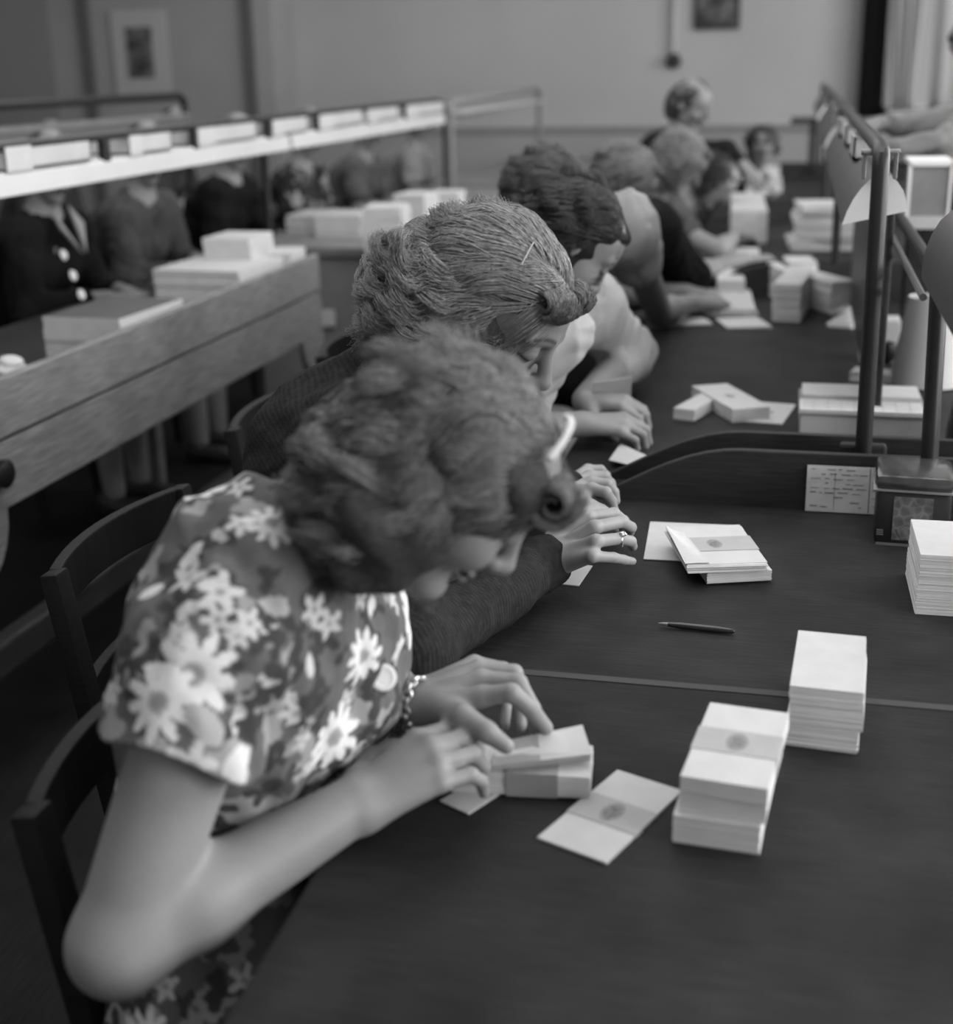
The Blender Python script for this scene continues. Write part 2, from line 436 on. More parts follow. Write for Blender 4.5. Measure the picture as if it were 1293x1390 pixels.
# ------------------------------------------------------------------ hair
def hairline_ok(n, hl=0.):
    x, y, z = n.T
    lim = np.where(x < 0, -.22+.40*x, -.22+1.12*x)
    return z > lim-hl*(x > -.2)
def strands(H, n=2500, steps=16, length=.2, comb=(-1, 0, -.5), part=None, vol=.006, lift=.03, wave=.006, wlen=.06, curl=.3, curlr=.012, turns=1.5,
            ncl=120, seed=1, rad=.0005, cen=(-.012, 0, .026), R=(.106, .086, .1), drop=None, spread=.5, keep=None, jit=.006, taper=.35, free=.75, sides=3, clump=.8, hl=0.):
    """flowing locks of hair as thin tubes; everything in the head's own frame"""
    g = np.random.default_rng(seed); cen = A(cen); R = A(R); comb = A(comb, float)
    def roots(k):
        out = np.zeros((0, 3))
        while len(out) < k:
            v = g.normal(size=(k*3, 3)); v /= np.linalg.norm(v, axis=1)[:, None]
            ok = hairline_ok(v, hl)
            if keep is not None: ok &= keep(v)
            out = np.vstack([out, v[ok]])
        return out[:k]
    cl = roots(ncl); nn = roots(n); nn[:ncl] = cl
    own = np.argmax(nn@cl.T, 1)
    ph = g.uniform(0, 6.28, ncl)[own]+g.normal(0, .35, n); amp = g.uniform(.6, 1.4, ncl)[own]; cr = g.uniform(.6, 1.3, ncl)[own]
    cdir = g.normal(0, .22, (ncl, 3))[own]; clen = g.uniform(.75, 1.15, ncl)[own]*g.uniform(.88, 1.08, n)
    base = g.uniform(0, 1, n)**.6*vol
    p = cen+nn*R; P = [p+nn*0]; n0 = nn.copy()
    ds = (length/steps)*clen
    off = np.zeros(n); dirp = None
    down = H.R@A([0, 0, -1.]) if drop is None else A(drop, float)
    C = [p.copy()]; NN = [nn.copy()]
    for i in range(steps):
        s = (i+1)/steps
        nr = (p-cen)/R**2; nr /= np.linalg.norm(nr, axis=1)[:, None]
        tgt = comb+cdir
        if part is not None:
            py, tilt = part
            tgt = tgt+np.stack([0*nr[:, 0], np.sign(p[:, 1]-py)*tilt*np.clip(p[:, 2]*12, 0, 1), 0*nr[:, 0]], 1)
        w = np.clip((s-.35)/.5, 0, 1); tgt = unitrows(tgt)*(1-w*spread)+down*w*spread
        t = tgt-(tgt*nr).sum(1)[:, None]*nr*(1 if s < free else .25)
        t = unitrows(t)
        if dirp is not None: t = unitrows(t*.55+dirp*.45)
        dirp = t
        p = p+t*ds[:, None]
        l = (p-cen)/R; k = np.linalg.norm(l, axis=1)
        want = 1+(base+lift*s*amp*.6)/R.mean()
        fix = (k < want) | (s < free)
        kk = np.where(fix, want/k, 1.); p = cen+l*kk[:, None]*R
        C.append(p.copy()); NN.append(nr)
    C = np.stack(C, 1); NN = np.stack(NN, 1)         # n, steps+1, 3
    sw = np.linspace(0, 1, steps+1)[None, :, None]; gd = C[own]; wg = clump*np.clip(sw*1.6, 0, 1)   # hairs gather into locks
    loc_ = (C[:, :1]-gd[:, :1])*(1-.72*sw)
    C = C*(1-wg)+(gd+loc_)*wg; NN = NN*(1-wg)+NN[own]*wg
    T = np.gradient(C, axis=1); T /= np.linalg.norm(T, axis=2)[..., None]+1e-9
    B = np.cross(T, NN); B /= np.linalg.norm(B, axis=2)[..., None]+1e-9
    s = np.linspace(0, 1, steps+1)[None, :]; arc = s*length
    wv = np.sin(6.283*arc/wlen+ph[:, None])*wave*amp[:, None]*np.clip(s*3, 0, 1)
    cs = np.clip((s-(1-curl))/max(curl, .01), 0, 1)
    a = cs*turns*6.283+ph[:, None]; rr = curlr*cr[:, None]*np.clip(cs*2.5, 0, 1)
    out = C+NN*(wv+rr*np.cos(a)+rr*.6)[..., None]+B*(wv*.5+rr*np.sin(a))[..., None]
    out = out+(g.normal(0, jit, (n, 1, 3))*s[..., None]*.5)
    W = H.c+(out.reshape(-1, 3)*H.s)@H.R
    return tubes(W.reshape(n, steps+1, 3), rad, taper, sides), W.reshape(n, steps+1, 3)
def unitrows(v): return v/(np.linalg.norm(v, axis=1)[:, None]+1e-9)
def tubes(P, rad, taper=.35, sides=3):
    n, m, _ = P.shape
    T = np.gradient(P, axis=1); T /= np.linalg.norm(T, axis=2)[..., None]+1e-9
    ref = A([.3, .5, .81]); B = np.cross(T, ref); B /= np.linalg.norm(B, axis=2)[..., None]+1e-9; D = np.cross(T, B)
    s = np.linspace(0, 1, m)[None, :, None]; r = rad*(1-(1-taper)*s**2)
    V = np.stack([P+(B*math.cos(6.283*k/sides)+D*math.sin(6.283*k/sides))*r for k in range(sides)], 2)   # n,m,sides,3
    idx = np.arange(n*m*sides).reshape(n, m, sides)
    a = idx[:, :-1]; b = idx[:, 1:]
    F = np.stack([a, np.roll(a, -1, 2), np.roll(b, -1, 2), b], -1).reshape(-1, 4)
    return V.reshape(-1, 3), F
def hair_cap(H, extra=(), R=(.098, .080, .093), cen=(-.014, 0, .028), h=.004, groove=.0018, gf=70, axis=1, cut=True, seed=3, k=.02, cutx=.085):
    f = Field(); W = H.w
    f.ell(W(*cen), A(R)*H.s, H.R, .02)
    for e in extra:
        if e[0] == 'e': f.ell(W(*e[1]), A(e[2])*H.s, H.R, e[3] if len(e) > 3 else k)
        else: f.cone(W(*e[1]), W(*e[2]), e[3]*H.s, e[4]*H.s, e[5] if len(e) > 5 else k)
    if cut:
        f.ell(W(cutx, 0, -.045), A((.062, .082, .092))*H.s, H.R, .012, 's')
        f.ell(W(.03, 0, -.13), A((.10, .062, .08))*H.s, H.R, .02, 's')
    st = [.18, 1., .18]; st2 = [st[0], st[1], st[2]]
    if axis == 0: st2 = [1, .2, .2]
    nz = SineNoise(gf, 9, seed, st2); nb = SineNoise(14, 5, seed+1)
    def disp(P, d):
        l = H.loc(P); return -groove*nz(l)-.004*nb(l)
    return f, disp
# ================================================================== materials of the place
def grain(nt, col, mp):
    """long fine wood streaks plus scratches"""
    N = nt.nodes; L = nt.links
    m2 = N.new('ShaderNodeMapping'); m2.inputs['Scale'].default_value = (60, 4, 60); L.new(mp.outputs['Vector'], m2.inputs['Vector'])
    n = N.new('ShaderNodeTexNoise'); n.inputs['Scale'].default_value = 3; n.inputs['Detail'].default_value = 6; L.new(m2.outputs['Vector'], n.inputs['Vector'])
    r = N.new('ShaderNodeMapRange'); r.inputs['From Min'].default_value = .3; r.inputs['From Max'].default_value = .75; r.inputs['To Min'].default_value = .72; r.inputs['To Max'].default_value = 1.45
    L.new(n.outputs['Fac'], r.inputs['Value'])
    mu = N.new('ShaderNodeMath'); mu.operation = 'MULTIPLY'; L.new(col, mu.inputs[0]); L.new(r.outputs['Result'], mu.inputs[1])
    return mu.outputs[0]
def grain_x(nt, col, mp):
    N = nt.nodes; L = nt.links
    m2 = N.new('ShaderNodeMapping'); m2.inputs['Scale'].default_value = (5, 80, 80); L.new(mp.outputs['Vector'], m2.inputs['Vector'])
    n = N.new('ShaderNodeTexNoise'); n.inputs['Scale'].default_value = 3; n.inputs['Detail'].default_value = 6; L.new(m2.outputs['Vector'], n.inputs['Vector'])
    r = N.new('ShaderNodeMapRange'); r.inputs['From Min'].default_value = .3; r.inputs['From Max'].default_value = .75; r.inputs['To Min'].default_value = .78; r.inputs['To Max'].default_value = 1.35
    L.new(n.outputs['Fac'], r.inputs['Value'])
    mu = N.new('ShaderNodeMath'); mu.operation = 'MULTIPLY'; L.new(col, mu.inputs[0]); L.new(r.outputs['Result'], mu.inputs[1])
    return mu.outputs[0]
M_TOP = mat('worn_dark_tabletop', .022, .55, .09, (9, .3, 8), (300, .12), extra=grain_x)
M_TBL = mat('dark_table_wood', .032, .55, .1, (6, .22, 6), (200, .1), extra=grain_x)
M_OAK = mat('painted_grey_wood', .19, .6, .2, (5, .12, 5), (90, .08), extra=grain)
M_DARK = mat('dark_wood', .03, .4, .3, (6, .25, 5), extra=grain)
M_WALL = mat('plaster', .42, .85, .1, (1.2, .05, 4), (60, .05))
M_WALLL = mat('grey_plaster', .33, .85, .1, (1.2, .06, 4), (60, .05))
M_DADO = mat('painted_dado', .32, .7, .2, (2, .05, 4))
M_FLOOR = mat('dark_floorboards', .012, .7, .12, (4, .3, 5), extra=grain)
M_CEIL = mat('ceiling_paint', .7, .9, .1, (2, .03, 3))
M_TUBE = mat('dark_steel_tube', .018, .4, .35, (30, .15, 3))
M_TUBEL = mat('bare_steel_tube', .22, .3, .6, (30, .15, 3), metal=.4)
M_ENAMEL = mat('white_enamel', .78, .4, .4, (8, .03, 3))
M_ENAMELD = mat('grey_enamel', .052, .45, .4, (8, .06, 3))
M_STRIP = mat('cream_painted_shelf', .56, .5, .3, (3, .06, 4))
M_CARD = mat('card_white', .52, .75, .15, (40, .04, 3))
M_BOX = mat('grey_card_box', .48, .7, .2, (20, .06, 3))
M_BOXD = mat('mid_grey_board', .22, .7, .2, (20, .08, 3))
M_COVER = mat('dark_cover_card', .1, .7, .2, (20, .08, 3))
def edges(nt, col, mp):
    N = nt.nodes; L = nt.links
    m2 = N.new('ShaderNodeMapping'); m2.inputs['Scale'].default_value = (2, 2, 900); L.new(mp.outputs['Vector'], m2.inputs['Vector'])
    n = N.new('ShaderNodeTexNoise'); n.inputs['Scale'].default_value = 1; n.inputs['Detail'].default_value = 3; L.new(m2.outputs['Vector'], n.inputs['Vector'])
    r = N.new('ShaderNodeMapRange'); r.inputs['From Min'].default_value = .3; r.inputs['From Max'].default_value = .7; r.inputs['To Min'].default_value = .86; r.inputs['To Max'].default_value = 1.05
    L.new(n.outputs['Fac'], r.inputs['Value'])
    mu = N.new('ShaderNodeMath'); mu.operation = 'MULTIPLY'; L.new(col, mu.inputs[0]); L.new(r.outputs['Result'], mu.inputs[1])
    return mu.outputs[0]
M_EDGE = mat('stacked_card_edges', .66, .8, .1, (30, .05, 3), extra=edges)
def stamp(nt, col, mp):
    """a blurred round printed emblem in the middle of the band"""
    N = nt.nodes; L = nt.links
    sx = N.new('ShaderNodeSeparateXYZ'); L.new(mp.outputs['Vector'], sx.inputs[0])
    def mth(op, a, b=None):
        m = N.new('ShaderNodeMath'); m.operation = op
        for i, v in enumerate((a, b)):
            if v is None: continue
            if isinstance(v, (int, float)): m.inputs[i].default_value = v
            else: L.new(v, m.inputs[i])
        return m.outputs[0]
    x = mth('MULTIPLY', sx.outputs[0], 85.); y = mth('MULTIPLY', sx.outputs[1], 50.)
    r = mth('SQRT', mth('ADD', mth('MULTIPLY', x, x), mth('MULTIPLY', y, y)))
    nz = N.new('ShaderNodeTexNoise'); nz.inputs['Scale'].default_value = 260; L.new(mp.outputs['Vector'], nz.inputs['Vector'])
    inside = mth('SUBTRACT', 1., mth('MINIMUM', mth('POWER', r, 4.), 1.))
    k = mth('MULTIPLY', inside, mth('MULTIPLY', nz.outputs['Fac'], .95))
    f = mth('SUBTRACT', 1., k)
    return mth('MULTIPLY', col, f)
M_BAND = mat('printed_paper_band', .38, .8, .1, (40, .05, 3), extra=stamp)
M_BANDS = mat('paper_band_side', .30, .8, .1, (40, .05, 3))
M_TOPST = mat('stamped_card', .52, .75, .15, (40, .04, 3), extra=stamp)

def S(o, kind='structure'): o['kind'] = kind; return o
# ------------------------------------------------------------------ the room
YW = 11.0; XL, XR, YB, ZC = -7.6, 3.6, -1.6, 3.4
S(MB().box(((XL+XR)/2, (YB+YW)/2, -.05), (XR-XL+.4, YW-YB+.4, .1)).build('floor', M_FLOOR))
S(MB().box(((XL+XR)/2, (YB+YW)/2, ZC+.05), (XR-XL+.4, YW-YB+.4, .1)).build('ceiling', M_CEIL))
xj = PY(400, 60, YW)[0]
xw0 = PY(1196, 60, YW)[0]; xw1 = xw0+1.5; zs = PY(1240, 158, YW)[2]
wb = MB()
wb.box(((xj+xw0)/2, YW+.1, ZC/2), (xw0-xj, .2, ZC)); wb.box(((xw0+xw1)/2, YW+.1, zs/2), (xw1-xw0, .2, zs))
wb.box(((xw0+xw1)/2, YW+.1, (2.9+ZC)/2), (xw1-xw0, .2, ZC-2.9)); wb.box(((xw1+XR)/2, YW+.1, ZC/2), (XR-xw1, .2, ZC))
S(wb.build('wall_back', M_WALL))
S(MB().box(((XL+xj)/2, YW-.15, ZC/2), (xj-XL, .7, ZC)).build('wall_back_recess', M_WALLL))
S(MB().box((XL-.1, (YB+YW)/2, ZC/2), (.2, YW-YB, ZC)).build('wall_left', M_WALLL))
wr = MB(); wy = [(-.9, 1.1), (1.9, 3.9), (4.7, 6.7), (7.5, 9.5)]
wr.box((XR+.1, (YB+YW)/2, .5), (.2, YW-YB, 1.0)); wr.box((XR+.1, (YB+YW)/2, 3.25), (.2, YW-YB, .3))
ys = [YB]+[v for w in wy for v in w]+[YW]
for a, b in zip(ys[0::2], ys[1::2]): wr.box((XR+.1, (a+b)/2, 2.05), (.2, b-a, 2.1))
S(wr.build('wall_right', M_WALL))
for i, (a, b) in enumerate(wy):
    w = MB(); c = (a+b)/2
    for yy in (a+.03, b-.03, c): w.box((XR+.08, yy, 2.05), (.06, .06, 2.1))
    for zz in (1.03, 1.75, 3.07): w.box((XR+.08, c, zz), (.06, b-a, .06))
    S(w.build('window_%d' % (i+1), M_ENAMEL))
w = MB(); c = (xw0+xw1)/2
for xx in (xw0+.04, xw1-.04, c): w.box((xx, YW+.06, (zs+2.9)/2), (.07, .06, 2.9-zs))
for zz in (zs+.04, 2.2, 2.86): w.box((c, YW+.06, zz), (xw1-xw0, .06, .07))
S(w.build('window_5', M_ENAMEL))
zd = PY(700, 180, YW)[2]
S(MB().box(((xj+XR)/2, YW-.012, zd/2), (XR-xj, .024, zd)).build('trim_1', M_DADO))
S(MB().box(((xj+XR)/2, YW-.02, zd+.02), (XR-xj, .04, .05)).build('trim_2', M_BOXD))
S(MB().box(((xj+XR)/2, YW-.03, .07), (XR-xj, .03, .14)).build('baseboard_back', M_DARK))
# pilaster strips and pipes on the recessed wall
for i, (u, wd, g) in enumerate([(121, 11, M_BOXD), (340, 11, M_BOXD)]):
    x0 = PY(u, 60, YW-.5)[0]; ww = wd/1800*YW*1.0
    S(MB().box((x0, YW-.53, ZC/2), (ww, .06, ZC)).build('trim_%d' % (i+3), mat('brown_pipe_paint', .11, .5)))
x0 = PY(72, 60, YW-.5)[0]
S(MB().box(((x0+XL)/2, YW-.51, ZC/2), (x0-XL, .02, ZC)).build('trim_5', mat('darker_wall_panel', .24, .8)))

# ------------------------------------------------------------------ light
def area(name, loc, rot, sx, sy, e):
    l = bpy.data.lights.new(name, 'AREA'); l.shape = 'RECTANGLE'; l.size = sx; l.size_y = sy; l.energy = e
    o = bpy.data.objects.new(name, l); COL.objects.link(o); o.location = loc; o.rotation_euler = rot; return o
for i, (a, b) in enumerate(wy):
    area('daylight', (XR+.25, (a+b)/2, 2.1), (0, math.radians(90), 0), 2.0, b-a-.1, [215, 200, 180, 160][i])
area('daylight', (c, YW+.3, 2.0), (math.radians(-90), 0, 0), 1.5, 1.8, 40)
area('overhead_fill', (-.5, 2.3, ZC-.06), (0, 0, 0), 3.0, 3.2, 88)  # added fill below the ceiling
area('overhead_fill', (-2.2, 6.5, ZC-.06), (0, 0, 0), 4.0, 5.0, 110)  # second added overhead fill, for the far part of the room
wd = bpy.data.worlds.new('world'); SC.world = wd; wd.use_nodes = True
wd.node_tree.nodes['Background'].inputs[0].default_value = (.8, .8, .8, 1); wd.node_tree.nodes['Background'].inputs[1].default_value = .55

# ------------------------------------------------------------------ camera
cd = bpy.data.cameras.new('camera'); cam = bpy.data.objects.new('camera', cd); COL.objects.link(cam); SC.camera = cam
cd.sensor_fit = 'HORIZONTAL'; cd.sensor_width = 56.; cd.lens = 56.*FP/1293; cd.shift_y = -(695-PCY)/1293; cd.shift_x = (646.5-PCX)/1293
cd.clip_start = .05
cam.matrix_world = Matrix(((RT[0], UP[0], -FW[0], 0), (RT[1], UP[1], -FW[1], 0), (RT[2], UP[2], -FW[2], CH), (0, 0, 0, 1)))
cd.dof.use_dof = True; cd.dof.focus_distance = 1.78; cd.dof.aperture_fstop = 4.8; cd.dof.aperture_blades = 0
SC.view_settings.view_transform = 'Standard'; SC.view_settings.look = 'None'; SC.view_settings.gamma = 1; SC.view_settings.use_curve_mapping = False
SC.view_settings.exposure = -.35

# ------------------------------------------------------------------ tables of our row
XE = -.400
def board_profile(y, x1=.93, z0=TZ, zt=.846, x_end=-.305):
    pts = [(x1, y, z0-.02), (x_end, y, z0-.02), (x_end, y, z0+.006)]
    for t in np.linspace(0, 1, 9)[1:]:
        pts.append((x_end+.24*t, y, z0+.006+(zt-z0-.006)*math.sin(t*1.571)**1.1))
    pts.append((x1, y, zt)); return pts
def work_table(y0, y1, label, near_board=True, far_board=True):
    t = empty('work_table', (XE, y0, 0)); tag(t, label, 'table', 'tables of the row on the right')
    P = t.location
    MB().box((.66, (y1-y0)/2, TZ-.02), (1.32, y1-y0, .04)).build('tabletop', M_TOP, t, bevel=.004)
    MB().box((.045, (y1-y0)/2, TZ-.10), (.025, y1-y0-.1, .12)).build('apron', M_TBL, t)
    for x, y in ((.05, .08), (1.25, .08), (.05, y1-y0-.08), (1.25, y1-y0-.08)):
        MB().box((x, y, (TZ-.04)/2), (.06, .06, TZ-.04)).build('leg', M_TBL, t, bevel=.004)
    for on, yy in ((near_board, y0+.012), (far_board, y1-.018)):
        if on:
            pts = [(a-XE, b-y0, c) for a, b, c in board_profile(yy)]
            MB().prism(pts, (0, .016, 0)).build('end_board', M_TBL, t, bevel=.002)
    return t
work_table(-.6, 2.15, 'dark worn work table nearest the camera, where the flowered and dark-cardigan women sit', near_board=False)
t0 = bpy.data.objects['work_table']
work_table(2.235, 4.30, 'second dark work table, just behind the first, with the light tray on it')
work_table(4.37, 6.40, 'third dark work table, half way down the row')
work_table(6.47, 8.95, 'dark work table at the far end of the row by the back wall')
MB().box((.66, 1.44+.6, TZ+.0004), (1.30, .014, .0012)).build('joint_strip', mat('worn_joint', .045, .6), t0)
# knots and scratches on the end board are in the wood; a form leans there
# ------------------------------------------------------------------ rack with lamp trough over the row
RX = PY(1172, 600, 2.2)[0]
rz = PY(1196, 205, 2.2)[2]
rk = empty('lamp_rack', (RX, 2.2, TZ)); tag(rk, 'steel tube rack with long lamp reflector standing along the middle of the right-hand tables', 'rack')
def loc(P, o): return [tuple(np.asarray(p, float)-A(o.location)) for p in P]
ytop = 2.2
for i, yy in enumerate((2.193, 4.335, 6.435, 8.85)):
    top = PY(1196, 200, 2.2)[2]
    pts = [(RX, yy, TZ+.03), (RX-.002, yy, 1.05), (RX-.004, yy, rz-.03), (RX-.004, yy+.008, rz-.01), (RX-.004, yy+.03, rz)]
    if i == 0: pts += [(RX-.004, yy+.15, rz+.004), (RX-.004, 4.2, rz+.004)]
    elif i < 3: pts += [(RX-.004, yy+.2, rz+.004), (RX-.004, (6.3, 8.7)[i-1], rz+.004)]
    MB().tube(loc(pts, rk), .0135, 14).build('post', M_TUBE if i else M_TUBE, rk, True)
    MB().box((.0, yy-2.2+(.018 if i < 3 else 0), .075), (.075, .024, .04)).build('foot_bracket', M_TBL, rk, bevel=.005)
# clamp and trough pieces
prof_px = [(1142, 305), (1149, 287), (1158, 270), (1168, 256), (1180, 244), (1194, 236), (1207, 238), (1218, 247), (1226, 259), (1229, 272), (1229, 287)]
prof = [PY(u, v, 2.28) for u, v in prof_px]
def trough(y0, y1, parent, dx=0., name='reflector', prof=prof):
    pr = [(p[0]+dx, p[2]) for p in prof]
    n = len(pr); bm = bmesh.new(); th = .0018
    cx = sum(p[0] for p in pr)/n; cz = sum(p[1] for p in pr)/n-.02
    inn = [(x+(cx-x)*.03, z+(cz-z)*.03) for x, z in pr]
    L = A(parent.location)
    rows = []
    for yy in (y0, y1):
        rows.append([bm.verts.new((x-L[0], yy-L[1], z-L[2])) for x, z in pr]); rows.append([bm.verts.new((x-L[0], yy-L[1], z-L[2])) for x, z in inn])
    for k in range(n-1):
        f = bm.faces.new((rows[0][k], rows[0][k+1], rows[2][k+1], rows[2][k])); f.material_index = 0
        f = bm.faces.new((rows[1][k], rows[3][k], rows[3][k+1], rows[1][k+1])); f.material_index = 1
        for a, b in ((0, 1), (2, 3)): bm.faces.new((rows[a][k], rows[b][k], rows[b][k+1], rows[a][k+1]))
    for k in (0, n-1): bm.faces.new((rows[0][k], rows[2][k], rows[3][k], rows[1][k]))
    bmesh.ops.recalc_face_normals(bm, faces=bm.faces)
    me = bpy.data.meshes.new(name); bm.to_mesh(me); bm.free(); me.polygons.foreach_set('use_smooth', np.ones(len(me.polygons), bool)); me.set_sharp_from_angle(angle=math.radians(45)); me.materials.append(M_ENAMELD); me.materials.append(M_ENAMEL)
    o = bpy.data.objects.new(name, me); COL.objects.link(o); o.parent = parent
    MB().prism([(x-L[0], y0-L[1]-.001, z-L[2]) for x, z in pr], (0, .002, 0)).build('end_cap', M_ENAMEL, o)
    return o
trough(2.28, 4.15, rk); trough(4.42, 6.25, rk, .0); trough(6.6, 8.6, rk)
for yy in (2.26, 4.40, 6.58):
    cl = MB(); c0 = PY(1194, 222, 2.26)
    b0 = A([c0[0]-RX, yy-2.2, c0[2]-TZ])
    cl.box(b0+A([0, 0, .016]), (.054, .02, .006)); cl.box(b0+A([-.024, 0, -.004]), (.006, .02, .04)); cl.box(b0+A([.024, 0, -.004]), (.006, .02, .04))
    cl.tube([b0+A([-.03, 0, .018]), b0+A([.03, 0, .018])], .005, 8)
    cl.build('clamp', M_TUBEL, rk, bevel=.001)
# low double rail on the right of it
p2 = PY(1262, 640, 2.10); q2 = PY(1277, 380, 2.10)
lr = empty('low_rail', (p2[0], 2.10, TZ)); tag(lr, 'low dark tube rail whose near post rises behind the tin, right of the tall post', 'rail')
zt2 = q2[2]
MB().tube(loc([(p2[0], 2.10, TZ), (q2[0]-.002, 2.10, zt2-.012), (q2[0]-.002, 2.11, zt2-.003), (q2[0]-.002, 2.14, zt2), (q2[0]-.002, 4.3, zt2)], lr), [.0135]*3+[.011]*2, 14).build('post', M_TUBE, lr, True)
MB().tube(loc([(q2[0]-.022, 2.12, zt2-.03), (q2[0]-.022, 4.3, zt2-.03)], lr), .006, 8).build('lower_rail', M_TUBEL, lr, True)
MB().tube(loc([(q2[0]-.002, 4.3, TZ), (q2[0]-.002, 4.3, zt2)], lr), .0135, 12).build('post', M_TUBE, lr, True)
MB().lathe((0, 0, 0), [(.028, 0), (.028, .006), (.016, .01)], 20).build('foot', M_TUBE, lr, True)
# dark partition board under the reflector
pb = MB().box((RX+.045, 3.35, .98), (.012, 1.5, .42)).build('partition_board', M_DARK, bevel=.003); tag(pb, 'dark upright board standing under the long reflector behind the tall post', 'board')
# dark reflector cut by the right edge
pr2 = [PY(u, v, 1.86) for u, v in [(1250, 378), (1251, 358), (1256, 338), (1264, 318), (1276, 299), (1292, 285), (1312, 279), (1332, 286), (1346, 303), (1352, 330)]]
r2 = empty('reflector_lamp', (pr2[5][0], 1.4, pr2[5][2])); tag(r2, 'dark grey curved lamp reflector above the tin, cut by the edge of the picture', 'lamp')
trough(.95, 1.86, r2, 0, 'reflector', pr2)
e_ = [ch for ch in COL.objects if ch.name.startswith('end_cap') and ch.parent and ch.parent.parent == r2]
MB().tube(loc([(pr2[5][0]+.02, 1.7, pr2[5][2]), (pr2[5][0]+.02, 1.7, pr2[5][2]+.05), (pr2[5][0]+.12, 1.7, pr2[5][2]+.05), (pr2[5][0]+.12, 1.7, TZ)], r2), .011, 10).build('stand', M_TUBE, r2, True)
# table lamp with pale conical shade
s0 = PZ(1256, 521, TZ)
tl = empty('table_lamp', s0); tag(tl, 'pale conical lamp shade standing upright behind the low rail post', 'lamp')
b_ = MB()
b_.lathe((0, 0, .004), [(.080, 0), (.052, .195)], 40, cap=False); b_.lathe((0, 0, .004), [(.0785, 0.0002), (.0505, .1948)], 40, cap=False)
b_.build('shade', mat('parchment_shade', .48, .7, .2, (6, .08, 4)), tl, True)
MB().tube([(0, 0, 0), (0, 0, .17)], .007, 10).lathe((0, 0, 0), [(.05, 0), (.05, .008), (.02, .014)], 24).build('base', M_DARK, tl, True)
kb = PZ(1203, 492, TZ); MB().lathe((kb[0]-s0[0], kb[1]-s0[1], 0), [(.012, 0), (.022, .012), (.026, .03), (.022, .048), (.008, .056)], 20).build('switch_knob', mat('black_bakelite', .012, .3), tl, True)
# black rounded thing of no known kind at the right edge
bb = PZ(1318, 640, TZ); f = Field(); f.ell(bb+A([.01, .03, .07]), (.055, .07, .09), None, .02); f.ell(bb+A([.02, .02, .02]), (.07, .08, .03), None, .03); f.slab(bb, (0, 0, -1))
V, Q = f.mesh(.005); bg = mesh_obj('lump', V-bb, Q, mat('black_pebbled', .012, .45, .4, (30, .3, 4), (120, .3)), None, True); bg.location = tuple(bb); tag(bg, 'black rounded lump at the very edge, behind the tin and the low rail post', 'lump')
# ================================================================== tables on the left
LX = -1.567
zl0, zl1, zl2 = PX(0, 698, LX)[2], PX(0, 603, LX)[2], PX(0, 515, LX)[2]
lt = empty('long_table', (LX, 2.1, 0)); tag(lt, 'grey wooden table on the left with deep side boards, nearest of the left row', 'table')
ya, yb = 2.14, 4.28
def yl(y): return y-2.1
MB().box((-.36, yl((ya+yb)/2), TZ-.02), (.68, yb-ya, .035)).build('tabletop', M_TBL, lt, bevel=.003)
MB().box((-.012, yl((ya+yb)/2), (zl1+zl2)/2+.004), (.024, yb-ya, zl2-zl1-.008)).build('upper_side_board', M_OAK, lt, bevel=.004)
# lower board with curved knees at both ends
pts = []
H0 = zl0
for y, z in [(ya-.02, zl1), (yb, zl1), (yb+.02, zl1-.04), (yb+.02, .12), (yb-.04, .12), (yb-.055, .30)]: pts.append((0, y, z))
for t in np.linspace(0, 1, 7): pts.append((0, yb-.055-.12*math.sin(t*1.571)*1.0-.0, .46+(H0-.46)*(1-math.cos(t*1.571))))
for t in np.linspace(1, 0, 7): pts.append((0, ya+.055+.14*math.sin(t*1.571), .44+(H0-.44)*(1-math.cos(t*1.571))))
pts += [(0, ya+.03, .30), (0, ya+.02, .0), (0, ya-.05, .0), (0, ya-.05, zl1-.03)]
MB().prism([(x-.026, yl(y), z) for x, y, z in pts], (.022, 0, 0)).build('lower_side_board', M_OAK, lt, bevel=.004)
for y in (ya+.03, yb-.03):
    MB().box((-.66, yl(y), (TZ-.04)/2), (.05, .05, TZ-.04)).build('leg', M_OAK, lt, bevel=.004)
    MB().box((-.36, yl(y), .65), (.60, .02, .16)).build('end_rail', M_OAK, lt, bevel=.003)
MB().box((-.012, yl((ya+yb)/2-.03), .29), (.05, yb-ya+.1, .075)).build('foot_rail', M_DARK, lt, bevel=.008)
kn = PX(4, 643, LX+.01); MB().lathe((0, 0, 0), [(.02, 0), (.03, .008), (.03, .02), (.018, .028)], 20).build('knob', mat('black_bakelite', .012, .3), lt, True)
kk = [o for o in COL.objects if o.name == 'knob'][0]; kk.location = (.0, kn[1]-2.1, kn[2]); kk.rotation_euler = (0, math.radians(90), 0)
# second desk of the left row
d2 = empty('desk', (-1.70, 4.85, 0)); tag(d2, 'dark-topped desk with closed end panel, behind the first table of the left row', 'desk')
MB().box((0.06, 1.35, .79), (.86, 2.7, .035)).build('desktop', M_OAK, d2, bevel=.004)
MB().box((0.06, .03, .385), (.80, .03, .77)).build('end_panel', M_OAK, d2, bevel=.003)
MB().box((.44, 1.35, .70), (.03, 2.6, .14)).build('side_board', M_OAK, d2, bevel=.003)
for y in (.08, 2.6):
    for x in (-.3, .42): MB().box((x, y, .385), (.05, .05, .77)).build('leg', M_OAK, d2)
MB().box((.06, 2.67, .385), (.80, .03, .77)).build('end_panel', M_OAK, d2)
d3 = empty('desk', (-1.72, 7.62, 0)); tag(d3, 'farthest desk of the left row, under the last steel rack before the back wall', 'desk')
MB().box((0.0, 1.35, .79), (.80, 2.6, .035)).build('desktop', M_OAK, d3); 
